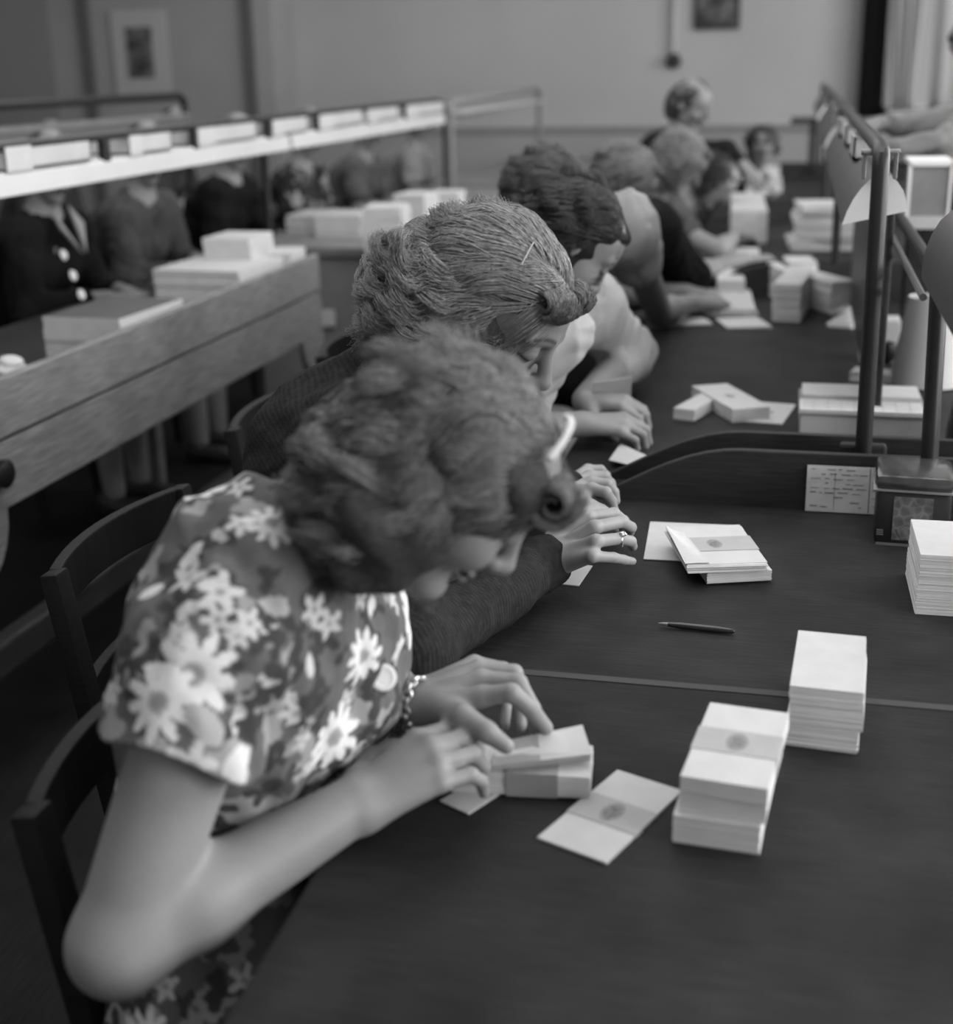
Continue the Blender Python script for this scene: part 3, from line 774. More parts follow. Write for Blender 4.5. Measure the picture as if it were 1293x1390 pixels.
for y in (.08, 2.6):
    for x in (-.35, .35): MB().box((x, y, .385), (.05, .05, .77)).build('leg', M_OAK, d3)
# shelf rack over the left row
SX = -1.92
sr = empty('shelf_rack', (SX, 2.0, TZ)); tag(sr, 'long dark rail rack with bright cream shelf edge above the left-hand tables', 'rack')
za, zb = PX(0, 268, SX)[2], PX(0, 238, SX)[2]
for y0, y1 in ((1.7, 4.95), (4.98, 7.33)):
    prs = [(SX+.015, y0, za), (SX+.012, y0, zb-.004), (SX-.002, y0, zb+.006), (SX-.20, y0, zb+.006), (SX-.20, y0, zb-.006), (SX-.005, y0, zb-.008), (SX+.002, y0, za)]
    MB().prism(loc(prs, sr), (0, y1-y0, 0)).build('shelf', M_STRIP, sr, bevel=.001)
MB().tube(loc([(SX+.0, 1.6, 1.285), (SX, 7.25, 1.295), (SX, 7.33, 1.285), (SX, 7.36, 1.25), (SX, 7.36, TZ)], sr), .012, 12).build('top_rail', M_TUBE, sr, True)
MB().tube(loc([(SX-.19, 1.6, 1.262), (SX-.19, 7.3, 1.272)], sr), .010, 10).build('back_rail', M_TUBE, sr, True)
for u in (138, 262, 362, 430, 500, 550):
    y = PX(u, 170, SX)[1]; MB().box((0, y-2.0, (1.205+1.285)/2-TZ), (.02, .035, .08)).build('upright', M_TUBE, sr)
for y in (2.0, 4.965):
    MB().tube(loc([(SX-.10, y, TZ), (SX-.10, y, 1.16)], sr), .015, 10).build('post', M_TUBE, sr, True)
s2 = empty('steel_rack', (SX, 7.5, TZ)); tag(s2, 'bare steel rack behind the end of the cream shelf, in front of the back wall', 'rack')
MB().tube(loc([(SX, 7.5, .8), (SX, 7.5, 1.24), (SX, 7.55, 1.275), (SX, 10.12, 1.30), (SX, 10.2, 1.26), (SX, 10.2, .0)], s2), .020, 10).build('frame', M_BOXD, s2, True)
MB().tube(loc([(SX+.0, 7.5, 1.19), (SX, 10.2, 1.215)], s2), .010, 8).build('cross_rail', M_BOXD, s2, True)
MB().box((0, 1.3, 1.22-TZ), (.14, 2.55, .012)).build('shelf', M_BOX, s2)
s3 = empty('steel_rack', (-3.25, 3.6, 0)); tag(s3, 'dark rail rack of the far left table row, behind the women seen over the shelf', 'rack')
ye = PX(250, 132, -3.25)[1]; zr = PX(250, 130, -3.25)[2]
MB().tube(loc([(-3.25, 3.6, 0), (-3.25, 3.6, zr-.04), (-3.25, 3.66, zr), (-3.25, ye-.06, zr), (-3.25, ye, zr-.04), (-3.25, ye, 0)], s3), .022, 10).build('frame', M_TUBE, s3, True)
MB().box((-.02, (ye-3.6)/2, zr-.10), (.10, ye-3.6, .02)).build('shelf', M_BOXD, s3)
MB().box((.02, (ye-3.6)/2, zr-.16), (.012, ye-3.6, .09)).build('shelf_front', mat('grey_shelf_front', .14, .7), s3)
t4 = empty('long_table', (-3.35, 3.6, 0)); tag(t4, 'table of the far left row under the dark rail rack', 'table')
MB().box((0, (ye-3.6)/2, .73), (.7, ye-3.6-.16, .04)).build('tabletop', M_OAK, t4)
for y in (.2, ye-3.6-.2):
    for x in (-.3, .3): MB().box((x, y, .355), (.06, .06, .71)).build('leg', M_OAK, t4)

# ================================================================== paper goods
def packet(name, c, w, l, h, rz, label, cat='card packet', group=None, band=True, jitter=.0006, n=None, tilt=(0, 0), m_top=None, lean=(0, 0), flare=0.):
    """a squared packet of cards: many thin layers, a paper band round the middle; w across, l along (the band runs across w)"""
    g = random.Random(hash((round(c[0], 3), round(c[1], 3))) & 0xffff)
    c = A(c, float); n = n or max(1, int(h/.0016)); bm = bmesh.new(); th = h/n
    for i in range(n):
        z = i*th; k = i/max(n-1, 1)
        dx, dy = (g.uniform(-1, 1)*jitter+lean[0]*k for _ in (0,)).__next__(), g.uniform(-1, 1)*jitter+lean[1]*k
        a = g.uniform(-1, 1)*jitter*6
        vs = []
        for zz in (z, z+th*(.985 if n > 2 else .93)):
            for sx, sy in ((-1, -1), (1, -1), (1, 1), (-1, 1)):
                x, y = sx*w/2, sy*l/2
                vs.append(bm.verts.new((x*math.cos(a)-y*math.sin(a)+dx, x*math.sin(a)+y*math.cos(a)+dy, zz)))
        for q in ((0, 3, 2, 1), (4, 5, 6, 7), (0, 1, 5, 4), (1, 2, 6, 5), (2, 3, 7, 6), (3, 0, 4, 7)):
            f = bm.faces.new([vs[t] for t in q]); f.material_index = 0 if (q == (4, 5, 6, 7) and i == n-1) else 1
    me = bpy.data.meshes.new(name); bm.to_mesh(me); bm.free()
    me.materials.append(m_top or M_CARD); me.materials.append(M_EDGE if n > 2 else M_CARD)
    o = bpy.data.objects.new(name, me); COL.objects.link(o); o.location = tuple(c)
    o.rotation_euler = (tilt[0], tilt[1], rz); tag(o, label, cat, group)
    if band:
        bw = l*.30; e = .0007+jitter*.3; b = MB()
        x0, x1 = -w/2-e+min(lean[0], 0), w/2+e+max(lean[0], 0)
        b.box((lean[0]/2, lean[1]/2, h+.0004), (x1-x0, bw, .0006))
        b.box((x0, lean[1]/2, h/2), (.0006, bw, h+.0006)); b.box((x1, lean[1]/2, h/2), (.0006, bw, h+.0006))
        bd = b.build('paper_band', M_BAND, o)
    return o
def quad_frame(p):
    """p: near-left, near-right, far-right, far-left table points -> centre, width, length, angle"""
    p = [A(q) for q in p]; c = sum(p)/4; ax = (p[1]-p[0]+p[2]-p[3])/2; ay = (p[3]-p[0]+p[2]-p[1])/2
    w = np.linalg.norm(ax); l = np.linalg.norm(ay); a = math.atan2(ax[1], ax[0]); a2 = math.atan2(ay[1], ay[0])-math.pi/2
    return c, w, l, (a+a2)/2
def stack(bl, br, tfl, tbl, tbr, splits, names, band_top, offs=None, group=None):
    """stack of packets measured by its foot corners and top face"""
    P0, P1 = PZ(*bl, TZ), PZ(*br, TZ); ax = P1-P0; w = np.linalg.norm(ax); a = math.atan2(ax[1], ax[0])
    h = PY(*tfl, P0[1])[2]-TZ; Q = PZ(*tbl, TZ+h); Q0 = PZ(*tfl, TZ+h); l = np.linalg.norm(Q-Q0)
    return P0, w, l, h, a
# --- the tall banded stack in front
P0, w, l, h, a = stack((911, 1143), (1031, 1161), (926, 1056), (943, 953), (1049, 962), None, None, None)
print('stack1', P0, w, l, h, math.degrees(a))
ca, sa = math.cos(a), math.sin(a)
def at_stack(P0, w, l, a, dx=0, dy=0): return A([P0[0]+(w/2+dx)*math.cos(a)-(l/2+dy)*math.sin(a), P0[1]+(w/2+dx)*math.sin(a)+(l/2+dy)*math.cos(a), 0])
WS = min(w, .095)
z = TZ
for i, (hh, dx, dy, bd, lb) in enumerate([(.44, .0, .0, False, 'lowest card packet of the tall banded stack at the table front, set slightly forward'), (.28, .006, .006, False, 'middle card packet of the tall banded stack at the table front'), (.28, .008, .004, True, 'top card packet with grey stamped band, on the tall stack at the table front')]):
    c_ = at_stack(P0, w, l, a, dx, dy); c_[2] = z
    packet('card_packet', c_, w*.98, l, h*hh-.0006, a-.02*i, lb, group=None, band=bd); z += h*hh
P0, w, l, h, a = stack((1063, 1011), (1164, 1024), (1062, 928), (1070, 853), (1167, 858), None, None, None)
print('stack2', P0, w, l, h, math.degrees(a)); z = TZ
for i, (hh, dx, lb) in enumerate([(.36, 0, 'bottom packet of the plain white card stack right of the pen'), (.34, .003, 'middle packet of the plain white card stack right of the pen'), (.30, .001, 'top packet with blank face on the white card stack right of the pen')]):
    c_ = at_stack(P0, w, l, a, dx, 0); c_[2] = z
    packet('card_packet', c_, w*.98, l, h*hh-.0006, a+.01*i, lb, band=False); z += h*hh
# --- big block of cards cut by the right edge
P0 = PZ(1241, 833, TZ); hR = PY(1247, 752, P0[1])[2]-TZ; B = PZ(1233, 704, TZ+hR); A0 = PZ(1247, 752, TZ+hR); lR = np.linalg.norm(B-A0); aR = math.atan2(-(B-A0)[0], (B-A0)[1])*.6
print('stack3', P0, hR, lR)
z = TZ
for i, (hh, lb) in enumerate([(.5, 'lower half of the large card block cut by the right edge, before the tin'), (.5, 'upper half of the large card block cut by the right edge, before the tin')]):
    c_ = at_stack(P0, .16, lR, aR, .001*i, 0); c_[2] = z
    packet('card_packet', c_, .16, lR, hR*hh-.0006, aR, lb, band=False); z += hR*hh
# --- single banded card
c_, w, l, a = quad_frame([PZ(732, 1139, TZ), PZ(826, 1177, TZ), PZ(921, 1075, TZ), PZ(837, 1047, TZ)]); print('loose', w, l)
o = packet('banded_card', c_+A([0, 0, .0004]), w, l, .0025, a, 'single banded card lying slanted between the held packet and the tall stack', 'card', band=True, n=2)
# --- pen
pa, pb_ = PZ(893, 846, TZ+.005), PZ(997, 857, TZ+.005); pn = empty('dip_pen', pa); tag(pn, 'dark dip pen lying crosswise on the table before the open banded pile', 'pen')
dv = pb_-pa; MB().tube([dv*.13, dv*.3, dv*.8, dv*.97, dv], [.0028, .0042, .0045, .0036, .0015], 12).build('holder', mat('black_lacquer', .02, .2, .6), pn, True)
MB().tube([dv*0, dv*.06, dv*.15], [.0004, .002, .0026], 8).build('nib', M_TUBEL, pn, True)
# --- open pile before the end board
c_, w, l, a = quad_frame([PZ(875, 760, TZ), PZ(985, 766, TZ), PZ(998, 713, TZ), PZ(880, 711, TZ)]); print('pile back', w, l)
packet('loose_card', c_+A([0, 0, .0003]), w, l, .002, a, 'white blank card lying under the left of the fanned banded pile', 'card', band=False, n=2)
c_, w, l, a = quad_frame([PZ(965, 797, TZ), PZ(1037, 788, TZ), PZ(1020, 750, TZ), PZ(925, 752, TZ)])
packet('card_packet', c_+A([0, 0, .0024]), w, l, .016, a, 'white card packet lying under the fanned banded pile', band=False)
c_, w, l, a = quad_frame([PZ(918, 774, TZ+.03), PZ(1042, 763, TZ+.03), PZ(1000, 716, TZ+.03), PZ(918, 718, TZ+.03)]); print('pile top', w, l, a)
packet('card_packet', A([c_[0], c_[1], TZ+.0205]), w, l, .013, a, 'fanned packet with grey stamped band on top of the pile behind the pen', band=False, m_top=M_CARD, jitter=.003, n=9)
for i_, (dx_, dz_) in enumerate([(0, 0)]):
    pk = [x for x in COL.objects if x.name.startswith('card_packet')][-1]
    MB().box((0, 0, .0136), (w*1.04, l*.36, .0008)).build('paper_band', M_BAND, pk)
    b3 = MB()
    for j in range(5): b3.prism([(-w/2-.002+.0035*j, -l/2+.002, .014), (-w/2+.018+.0035*j, -l/2+.002, .0142), (-w/2+.010+.003*j, l/2-.03, .0142), (-w/2-.006+.002*j, l/2-.03, .026-.002*j)], (0, 0, .0006))
    b3.build('turned_corner', M_CARD, pk)
# --- small cards under hands
for px, nm, lb in [([(745, 792), (788, 797), (800, 770), (760, 764)], 'loose_card', 'white card peeping out under the dark knitted cuff'), ([(598, 1090), (637, 1107), (676, 1080), (640, 1062)], 'loose_card', 'white card lying under the held banded packet'), ([(738, 735), (775, 740), (780, 716), (745, 714)], 'loose_card', 'white card under the hand with the ring')]:
    c_, w, l, a = quad_frame([PZ(*q, TZ) for q in px]); packet(nm, c_+A([0, 0, .0003]), w, l, .0018, a, lb, 'card', band=False, n=2)
# folded slip between the tables
P = [PZ(*q, TZ+.012) for q in [(826, 625), (852, 631), (884, 622), (842, 603)]]
fs = MB(); 
P2 = [P[0], P[1]+A([0, 0, -.0]), P[2], P[3]]
fs.prism([p+A([0, 0, .0]) for p in P2], (0, 0, .0012)); 
fo = fs.build('folded_slip', M_CARD, loc=P[0]); tag(fo, 'small folded white slip lying at the low start of the end board', 'paper slip')
# --- packets of the second table
c_, w, l, a = quad_frame([PZ(982, 576, TZ), PZ(1022, 569, TZ), PZ(1000, 535, TZ), PZ(955, 541, TZ)]); print('p2', w, l)
packet('card_packet', c_, w, l, .028, a, 'stamped white packet lying on the second table left of the light tray', m_top=M_TOPST, band=False)
c_, w, l, a = quad_frame([PZ(960, 568, TZ), PZ(978, 577, TZ), PZ(962, 545, TZ), PZ(940, 540, TZ)])
packet('card_packet', c_+A([-.012, 0, 0]), w*.9, l, .024, a, 'narrow grey-banded packet pressed against the stamped packet on the second table', m_top=M_CARD, band=False)
c_, w, l, a = quad_frame([PZ(1011, 570, TZ), PZ(1066, 580, TZ), PZ(1068, 549, TZ), PZ(1015, 546, TZ)])
packet('loose_card', c_+A([.004, 0, .0003]), w, l, .0018, a, 'single stamped card between the white packet and the light tray', 'card', band=False, n=2, m_top=M_TOPST)
# tray with cards
T0, T1 = PZ(1084, 600, TZ), PZ(1252, 604, TZ); wT = (T1-T0)[0]; hT = PY(1084, 562, T0[1])[2]-TZ
tr = empty('card_tray', (T0[0], T0[1], TZ)); tag(tr, 'pale shallow card tray with white forms on top, behind the end board', 'tray'); dT = .20
print('tray', wT, hT)
MB().box((wT/2, dT/2, hT/2), (wT, dT, hT)).build('tray_body', M_BOX, tr, bevel=.002)
MB().box((wT/2, dT/2, hT+.002), (wT+.008, dT+.006, .003)).build('dark_rim', M_BOXD, tr)
sh = MB().box((wT/2-.002, .05, hT+.006), (wT, .085, .004)).build('form_sheets', M_CARD, loc=None); sh.name = 'form_sheets'
sh.location = tr.location; tag(sh, 'sheaf of white ruled forms on the pale tray', 'forms')
bk = MB().box((wT/2, .15, hT+.010), (wT*.98, .10, .012)).build('grey_folder', M_BOX); bk.location = tr.location; tag(bk, 'grey card folder at the back of the pale tray', 'folder')
ln = MB()
for k in range(1, 9): ln.box((wT*k/9, .05, hT+.0083), (.0007, .08, .0004))
for k in range(1, 4): ln.box((wT/2, .012+.02*k, hT+.0083), (wT*.96, .0005, .0004))
ln.build('printed_lines', mat('grey_ink', .25, .8), sh)
# form leaning on the end board
fy = 2.128; fl_ = [PY(u, v, fy) for u, v in [(1092, 695), (1188, 698), (1196, 636), (1098, 634)]]
zf = TZ+.002
F0 = A([fl_[0][0], fy-.008, zf]); 
wF = fl_[1][0]-fl_[0][0]+.012; hF = fl_[3][2]-zf+.004
fm = MB().box((wF/2, 0, hF/2), (wF, .0012, hF)).build('printed_form', mat('greyish_form_paper', .56, .8, .1, (30, .06, 4)))
fm.location = tuple(F0); fm.rotation_euler = (math.radians(-7), 0, math.radians(0)); tag(fm, 'printed form card leaning against the end board beside the tin', 'form')
ln = MB(); rg = random.Random(4)
ln.box((wF*.80, -.0009, hF/2), (.0012, .0006, hF*.96)); ln.box((wF*.36, -.0009, hF*.45), (.0005, .0006, hF*.8))
ln.build('ruled_lines', mat('dark_ink', .06, .8), fm)
ln = MB()
for r in range(9):
    zz = hF*(.92-.1*r); x = wF*.05
    while x < wF*.74:
        L_ = rg.uniform(.004, .016)
        if rg.random() < .55: ln.box((x+L_/2, -.0009, zz+rg.uniform(-.0006, .0006)), (L_, .0005, rg.uniform(.0006, .0016)))
        x += L_+rg.uniform(.003, .008)
for r in range(5): ln.box((wF*.89, -.0009, hF*(.85-.17*r)), (wF*.12, .0005, .0006))
ln.build('print', mat('faded_ink', .16, .8), fm)
# --- tin
TC = [PZ(u, v, TZ) for u, v in [(1187, 741), (1268, 752)]]; wt = .108
hb = PY(1190, 668, TC[0][1])[2]-TZ; hl = PY(1190, 655, TC[0][1])[2]-TZ
aT = math.radians(-3); tn = empty('tin', (TC[0][0]+wt/2, TC[0][1]+wt/2+.004, TZ), aT); tag(tn, 'square hinged tin with ornate dark sides and shiny lid, below the low rail post', 'tin')
print('tin', wt, hb, hl, TC)
def ornate(nt, col, mp):
    N = nt.nodes; L = nt.links
    w1 = N.new('ShaderNodeTexVoronoi'); w1.feature = 'DISTANCE_TO_EDGE'; w1.inputs['Scale'].default_value = 75; L.new(mp.outputs['Vector'], w1.inputs['Vector'])
    r = N.new('ShaderNodeMapRange'); r.inputs['From Min'].default_value = .02; r.inputs['From Max'].default_value = .22; r.inputs['To Min'].default_value = 1.25; r.inputs['To Max'].default_value = .75
    L.new(w1.outputs['Distance'], r.inputs['Value']); mu = N.new('ShaderNodeMath'); mu.operation = 'MULTIPLY'; L.new(col, mu.inputs[0]); L.new(r.outputs['Result'], mu.inputs[1]); return mu.outputs[0]
MB().box((0, 0, hb/2), (wt, wt, hb), bevel=.008).build('tin_body', mat('black_tin', .02, .35, .5, (40, .2, 3)), tn, True)
MB().box((0, -wt/2-.0006, hb*.52), (wt*.52, .0012, hb*.80)).prism([(-wt*.14, -wt/2-.0022, hb*.16), (wt*.14, -wt/2-.0022, hb*.16), (wt*.2, -wt/2-.0022, hb*.3), (0, -wt/2-.0022, hb*.46), (-wt*.2, -wt/2-.0022, hb*.3)], (0, .001, 0)).build('ornament_panel', mat('ornate_print', .13, .5, .3, (60, .3, 3), extra=ornate), tn)
MB().box((0, -wt/2-.0008, hb*.03), (wt*.93, .0012, .004)).box((-wt*.42, -wt/2-.0008, hb*.2), (wt*.09, .0012, .0018)).box((-wt*.42, -wt/2-.0008, hb*.24), (wt*.09, .0012, .0018)).box((-wt*.42, -wt/2-.0008, hb*.28), (wt*.09, .0012, .0018)).build('trim_line', M_TUBEL, tn)
MB().box((0, 0, hb+(.026)/2), (wt+.006, wt+.006, .026), bevel=.010).build('lid', mat('lid_metal', .10, .22, .6, (30, .35, 3), metal=.6), tn, True)
MB().box((0, 0, hb+.002), (wt+.010, wt+.010, .004), bevel=.0018).build('lid_rim', M_TUBEL, tn, True)
# --- middle and far piles on our row
def pile(px, h, label, **k):
    c_, w, l, a = quad_frame([PZ(*q, TZ) for q in px]); kw = dict(band=False); kw.update(k)
    return packet(kw.pop('name', 'card_packet'), c_+A([0, 0, kw.pop('dz', 0)]), w, l, h, a, label, **kw)
hp = PY(1056, 385, PZ(1056, 436, TZ)[1])[2]-TZ; print('hp', hp)
pile([(1055, 436), (1092, 438), (1096, 410), (1062, 408)], hp, 'front packet of the clustered white stacks on the second table', jitter=.002)
pile([(1094, 430), (1113, 424), (1112, 402), (1098, 406)], hp-.012, 'right-hand packet of the clustered white stacks on the second table', jitter=.002)
pile([(1048, 412), (1062, 410), (1064, 398), (1050, 398)], hp-.008, 'left-hand packet of the clustered white stacks on the second table', jitter=.002)
pile([(1064, 404), (1100, 402), (1102, 392), (1066, 392)], hp, 'rear packet of the clustered white stacks on the second table', jitter=.002)
pile([(950, 432), (1024, 432), (1014, 404), (962, 404)], .028, 'low round-cornered white pile before the squared stack, second table', jitter=.006)
pile([(897, 445), (958, 440), (955, 430), (895, 434)], .006, 'white cards spread flat by the bare hand, second table', name='loose_card', n=3, jitter=.004)
pile([(985, 448), (1038, 444), (1034, 432), (975, 434)], .005, 'white card spread in front of the low pile, second table', name='loose_card', n=3, jitter=.004)
hq = PY(972, 378, PZ(972, 405, TZ)[1])[2]-TZ
pile([(971, 408), (1008, 408), (1007, 390), (972, 390)], hq, 'small squared white stack behind the low pile, second table')
pile([(1124, 446), (1160, 446), (1172, 428), (1150, 424)], .012, 'pale cards slid flat left of the tall post, second table', name='loose_card', n=4, jitter=.006)
g0 = PZ(1166, 492, TZ); gb = MB().box((.045, .04, .052), (.09, .08, .104), bevel=.002).build('grey_box', M_BOX, loc=None); gb.location = tuple(g0); tag(gb, 'small grey card box half hidden by the tall post', 'box')
g1 = PZ(1156, 519, TZ); gb = MB().box((.05, .03, .011), (.10, .06, .022), rz=-.25, bevel=.001).build('grey_box', M_BOX); gb.location = tuple(g1); tag(gb, 'flat pale box lying in front of the small grey box by the post', 'box')
# third table
TB = TZ
h3 = PY(1080, 278, PZ(1080, 350, TZ)[1])[2]-TZ
for i in range(4):
    z = TZ+i*.045; c = PZ(1118, 335, TZ)+A([(-.02, .015, -.005, .01)[i], (.0, -.02, .01, 0)[i], 0]); c[2] = z
    packet('form_pile', c, .24, .22, .040, (.1, -.15, .05, .12)[i], ['lowest sheaf of the big form pile on the third table', 'second sheaf from below in the big form pile, third table', 'third sheaf from below in the big form pile, third table', 'top sheaf of the big form pile on the third table'][i], 'paper sheaf', band=False, n=6, jitter=.006)
pile([(990, 330), (1036, 330), (1036, 300), (992, 300)], .13, 'grey box-shaped stack on the third table before the dark sleeves', m_top=M_BOX)
pile([(932, 348), (967, 348), (966, 340), (934, 340)], .035, 'small bright packet between the dark sleeves, third table')
pile([(985, 352), (1030, 352), (1030, 343), (990, 343)], .02, 'low pale packet beside the long outstretched forearm', m_top=M_BOX)
pile([(1012, 262), (1062, 262), (1058, 250), (1015, 250)], .05, 'low white packet on the far end of the last table')
pile([(1036, 250), (1058, 250), (1056, 244), (1038, 244)], .09, 'small upright white stack at the far end of the last table')
pile([(1003, 248), (1024, 248), (1022, 241), (1005, 241)], .09, 'white stack before the curly-haired woman at the row end')
# --- left table papers
def lbox(name, u0, u1, y_, x1, w, h, label, m=None, dz=0., rz=0., **k):
    pass
LT = TZ
def lp(c, w, l, h, rz, label, m=None, name='paper_stack', cat='paper stack', n=None, dz=0.): return packet(name, (c[0], c[1], TZ+dz), w, l, h, rz, label, cat, band=False, m_top=m, n=n or 8, jitter=.002)
a1 = PX(55, 485, LX-.04); print('left stack', a1, PX(55, 430, LX-.04), PX(200, 430, LX-.04))
hA = PX(55, 428, LX-.06)[2]-TZ
yA = PX(57, 430, LX-.27)[1]; hA = PX(57, 430, LX-.27)[2]-TZ; print('A', yA, hA)
o = lp((LX-.155, yA+.16, 0), .22, .32, hA, -.06, 'light grey file stack with dark cover at the near end of the left table', M_COVER)
yB = PX(207, 366, LX-.34)[1]; hB = PX(207, 366, LX-.34)[2]-TZ; print('B', yB, hB)
o = lp((LX-.19, yB+.16, 0), .29, .32, hB, -.05, 'pile of white folded sheets in the middle of the left table', M_CARD)
for i, (u, x, w_, l_, h_) in enumerate([(325, LX-.20, .16, .20, .20), (378, LX-.13, .14, .18, .13)]):
    lp((x, PX(u, 350, x)[1], 0), w_, l_, h_, .1*i, ['rounded pile of white sheets near the far end of the left table', 'lower white pile at the far corner of the left table'][i], M_CARD)
wp = PX(14, 430, LX-.12); f = Field(); f.ell((0, 0, .05), (.04, .05, .055), None, .02); f.slab((0, 0, 0), (0, 0, -1))
c0 = PX(8, 462, LX-.14); V, Q = f.mesh(.006, lambda P, d: .004*np.sin(P[:, 2]*300+P[:, 0]*90))
cp = mesh_obj('crumpled_paper', V, Q, M_CARD, None, True); cp.location = (c0[0], c0[1], TZ+.02); cp.location[2] = TZ; tag(cp, 'crumpled white paper bundle at the near edge of the left table', 'paper')
# desk 2 papers
for i, (u, v, x, w_, l_, h_, lb) in enumerate([
    (455, 300, -1.52, .2, .22, .09, 'blurred white sheaf at the near end of the second left desk'), (415, 305, -1.74, .2, .25, .08, 'long low white sheaf beside the flowered dress, second left desk'),
    (525, 285, -1.47, .14, .18, .17, 'tall white stack, nearest of three on the second left desk'), (565, 270, -1.47, .13, .16, .18, 'tall white stack, middle of three on the second left desk'), (608, 262, -1.45, .12, .14, .15, 'tall white stack, farthest of three on the second left desk'),
    (640, 262, -1.40, .14, .2, .05, 'low white packet at the far end of the second left desk')]):
    p = PX(u, v, x) if i > 1 else PZ(u+8, 322-4*i, .808)
    x = x if i > 1 else p[0]
    packet('paper_stack', (x, p[1]+(.1 if i < 2 else 0), .8078), w_, l_, h_, .1*(i % 3)-.1, lb, 'paper stack', band=False, n=8, jitter=.003)
# small white thing hanging at the end of the table
wq = PD(440, 432, 4.3); q_ = PY(440, 432, 4.855); MB().box((q_[0]-d2.location[0], q_[1]-d2.location[1], q_[2]), (.085, .012, .065), bevel=.003).build('pinned_note', M_CARD, d2)
# boxes on the shelf rack
SB = [(15, 130, 'white-fronted card box nearest on the cream shelf'), (184, 240, 'second card box from the near end of the cream shelf'), (277, 355, 'long card box, third from the near end of the cream shelf'), (378, 424, 'fourth card box from the near end of the cream shelf'), (441, 498, 'fifth card box from the near end of the cream shelf'), (506, 546, 'sixth card box, second from the far end of the cream shelf'), (558, 608, 'card box at the far end of the cream shelf')]
def card_box(y0, y1, x, z, w, h, label, name='card_box', front=.28):
    b = empty(name, (x, y0, z)); tag(b, label, 'box', None)
    MB().box((0, (y1-y0)/2, .003), (w, y1-y0, .006)).box((w/2-.002, (y1-y0)/2, h/2), (.004, y1-y0, h)).box((-w/2+.002, (y1-y0)/2, h/2), (.004, y1-y0, h)).box((0, y1-y0-.002, h*.5), (w, .004, h)).build('box_body', M_BOX, b)
    MB().box((0, .003, h*.5), (w, .006, h)).box((w/2+.0015, (y1-y0)*front/2, h*.48), (.003, (y1-y0)*front, h*.96)).build('white_label', M_CARD, b)
    MB().box((0, (y1-y0)*.5, h*.42), (w*.85, (y1-y0)*.9, h*.8)).build('cards', M_EDGE, b); return b
for u0, u1, lb in SB:
    ya_, yb_ = PX(u0, 200, SX+.03)[1], PX(u1, 190, SX+.03)[1]; hgt = .058 if u0 != 15 else .062
    card_box(ya_, yb_, SX-.06, zb+.0065, .14, hgt, lb)
# boxes between the rails and trough on our rack
for i, (u, v, dd) in enumerate([(1176, 204, 2.75), (1163, 186, 3.2), (1153, 176, 3.7)]):
    p = PY(u, v, dd); card_box(dd, dd+.2, p[0]-.0, p[2]-.02, .05, .045, ['white card box hanging beside the top tube, nearest the tall post', 'white card box beside the top tube, second from the tall post', 'white card box beside the top tube, third from the tall post'][i])
# upright grey box between the posts
ub = PD(1262, 300, 3.3); uy = ub[1]; u0, u1 = PY(1232, 300, uy)[0], PY(1284, 300, uy)[0]; z0, z1 = PY(1250, 302, uy)[2], PY(1250, 222, uy)[2]
ubx = empty('filing_box', (u0, uy, TZ)); tag(ubx, 'upright grey filing box with light rim, seen between the two rail posts', 'box')
MB().box(((u1-u0)/2, .09, (z0+z1)/2-TZ), (u1-u0, .18, z1-z0-.006)).build('box_body', M_BOXD, ubx, bevel=.002)
MB().box(((u1-u0)/2, .12, (z0-TZ)/2), (u1-u0-.02, .12, z0-TZ)).build('plinth', M_TBL, ubx)
MB().box(((u1-u0)/2, .09, z1-TZ), (u1-u0+.012, .19, .012)).box((-.004, -.002, (z0+z1)/2-TZ), (.008, .006, z1-z0)).box((u1-u0+.002, -.002, (z0+z1)/2-TZ), (.006, .006, z1-z0)).build('light_rim', M_ENAMEL, ubx)
MB().box(((u1-u0)/2-.005, -.004, (z0-TZ)), (u1-u0+.02, .01, .03)).build('bottom_lip', M_BOX, ubx)

# ================================================================== walls: pictures, curtain, conduit
def picture(u0, u1, v0, v1, y, label, mw, g_im, m_frame):
    a, b = PY(u0, v0, y), PY(u1, v1, y); zt = a[2]; zb_ = b[2]; w = b[0]-a[0]; h = zt-zb_
    p = empty('framed_picture', ((a[0]+b[0])/2, y, zb_)); tag(p, label, 'picture')
    MB().box((0, .012, h/2), (w, .02, h)).build('mount', m_frame, p)
    def blot(nt, col, mp):
        N = nt.nodes; L = nt.links; n = N.new('ShaderNodeTexNoise'); n.inputs['Scale'].default_value = 7; L.new(mp.outputs['Vector'], n.inputs['Vector'])
        r = N.new('ShaderNodeMapRange'); r.inputs['From Min'].default_value = .42; r.inputs['From Max'].default_value = .62; r.inputs['To Min'].default_value = .8; r.inputs['To Max'].default_value = 2.6
        L.new(n.outputs['Fac'], r.inputs['Value']); mu = N.new('ShaderNodeMath'); mu.operation = 'MULTIPLY'; L.new(col, mu.inputs[0]); L.new(r.outputs['Result'], mu.inputs[1]); return mu.outputs[0]
    MB().box((0, -.002, h/2-.00), (w-2*mw, .01, h-2*mw)).build('print', mat('dark_print', g_im, .7, .2, extra=blot), p) if False else MB().box((0, -.002, h/2), (w-2*mw, .01, h-2*mw)).build('print', mat('dark_print', g_im, .7, .2, (5, .3, 3), extra=blot), p)
    return p
picture(148, 232, 15, 128, YW-.53, 'dark print in a wide pale mount on the recessed wall', .13, .06, M_WALL)
picture(944, 1003, -60, 39, YW-.03, 'small dark print hanging on the back wall, cut by the top of the picture', .03, .07, M_DARK)
c1 = PY(916, 0, YW-.02); zc = PY(916, 72, YW-.02)[2]
cn = empty('wall_lamp_cord', (c1[0], YW-.03, zc)); tag(cn, 'thin dark cord with small black switch hanging on the back wall', 'cord')
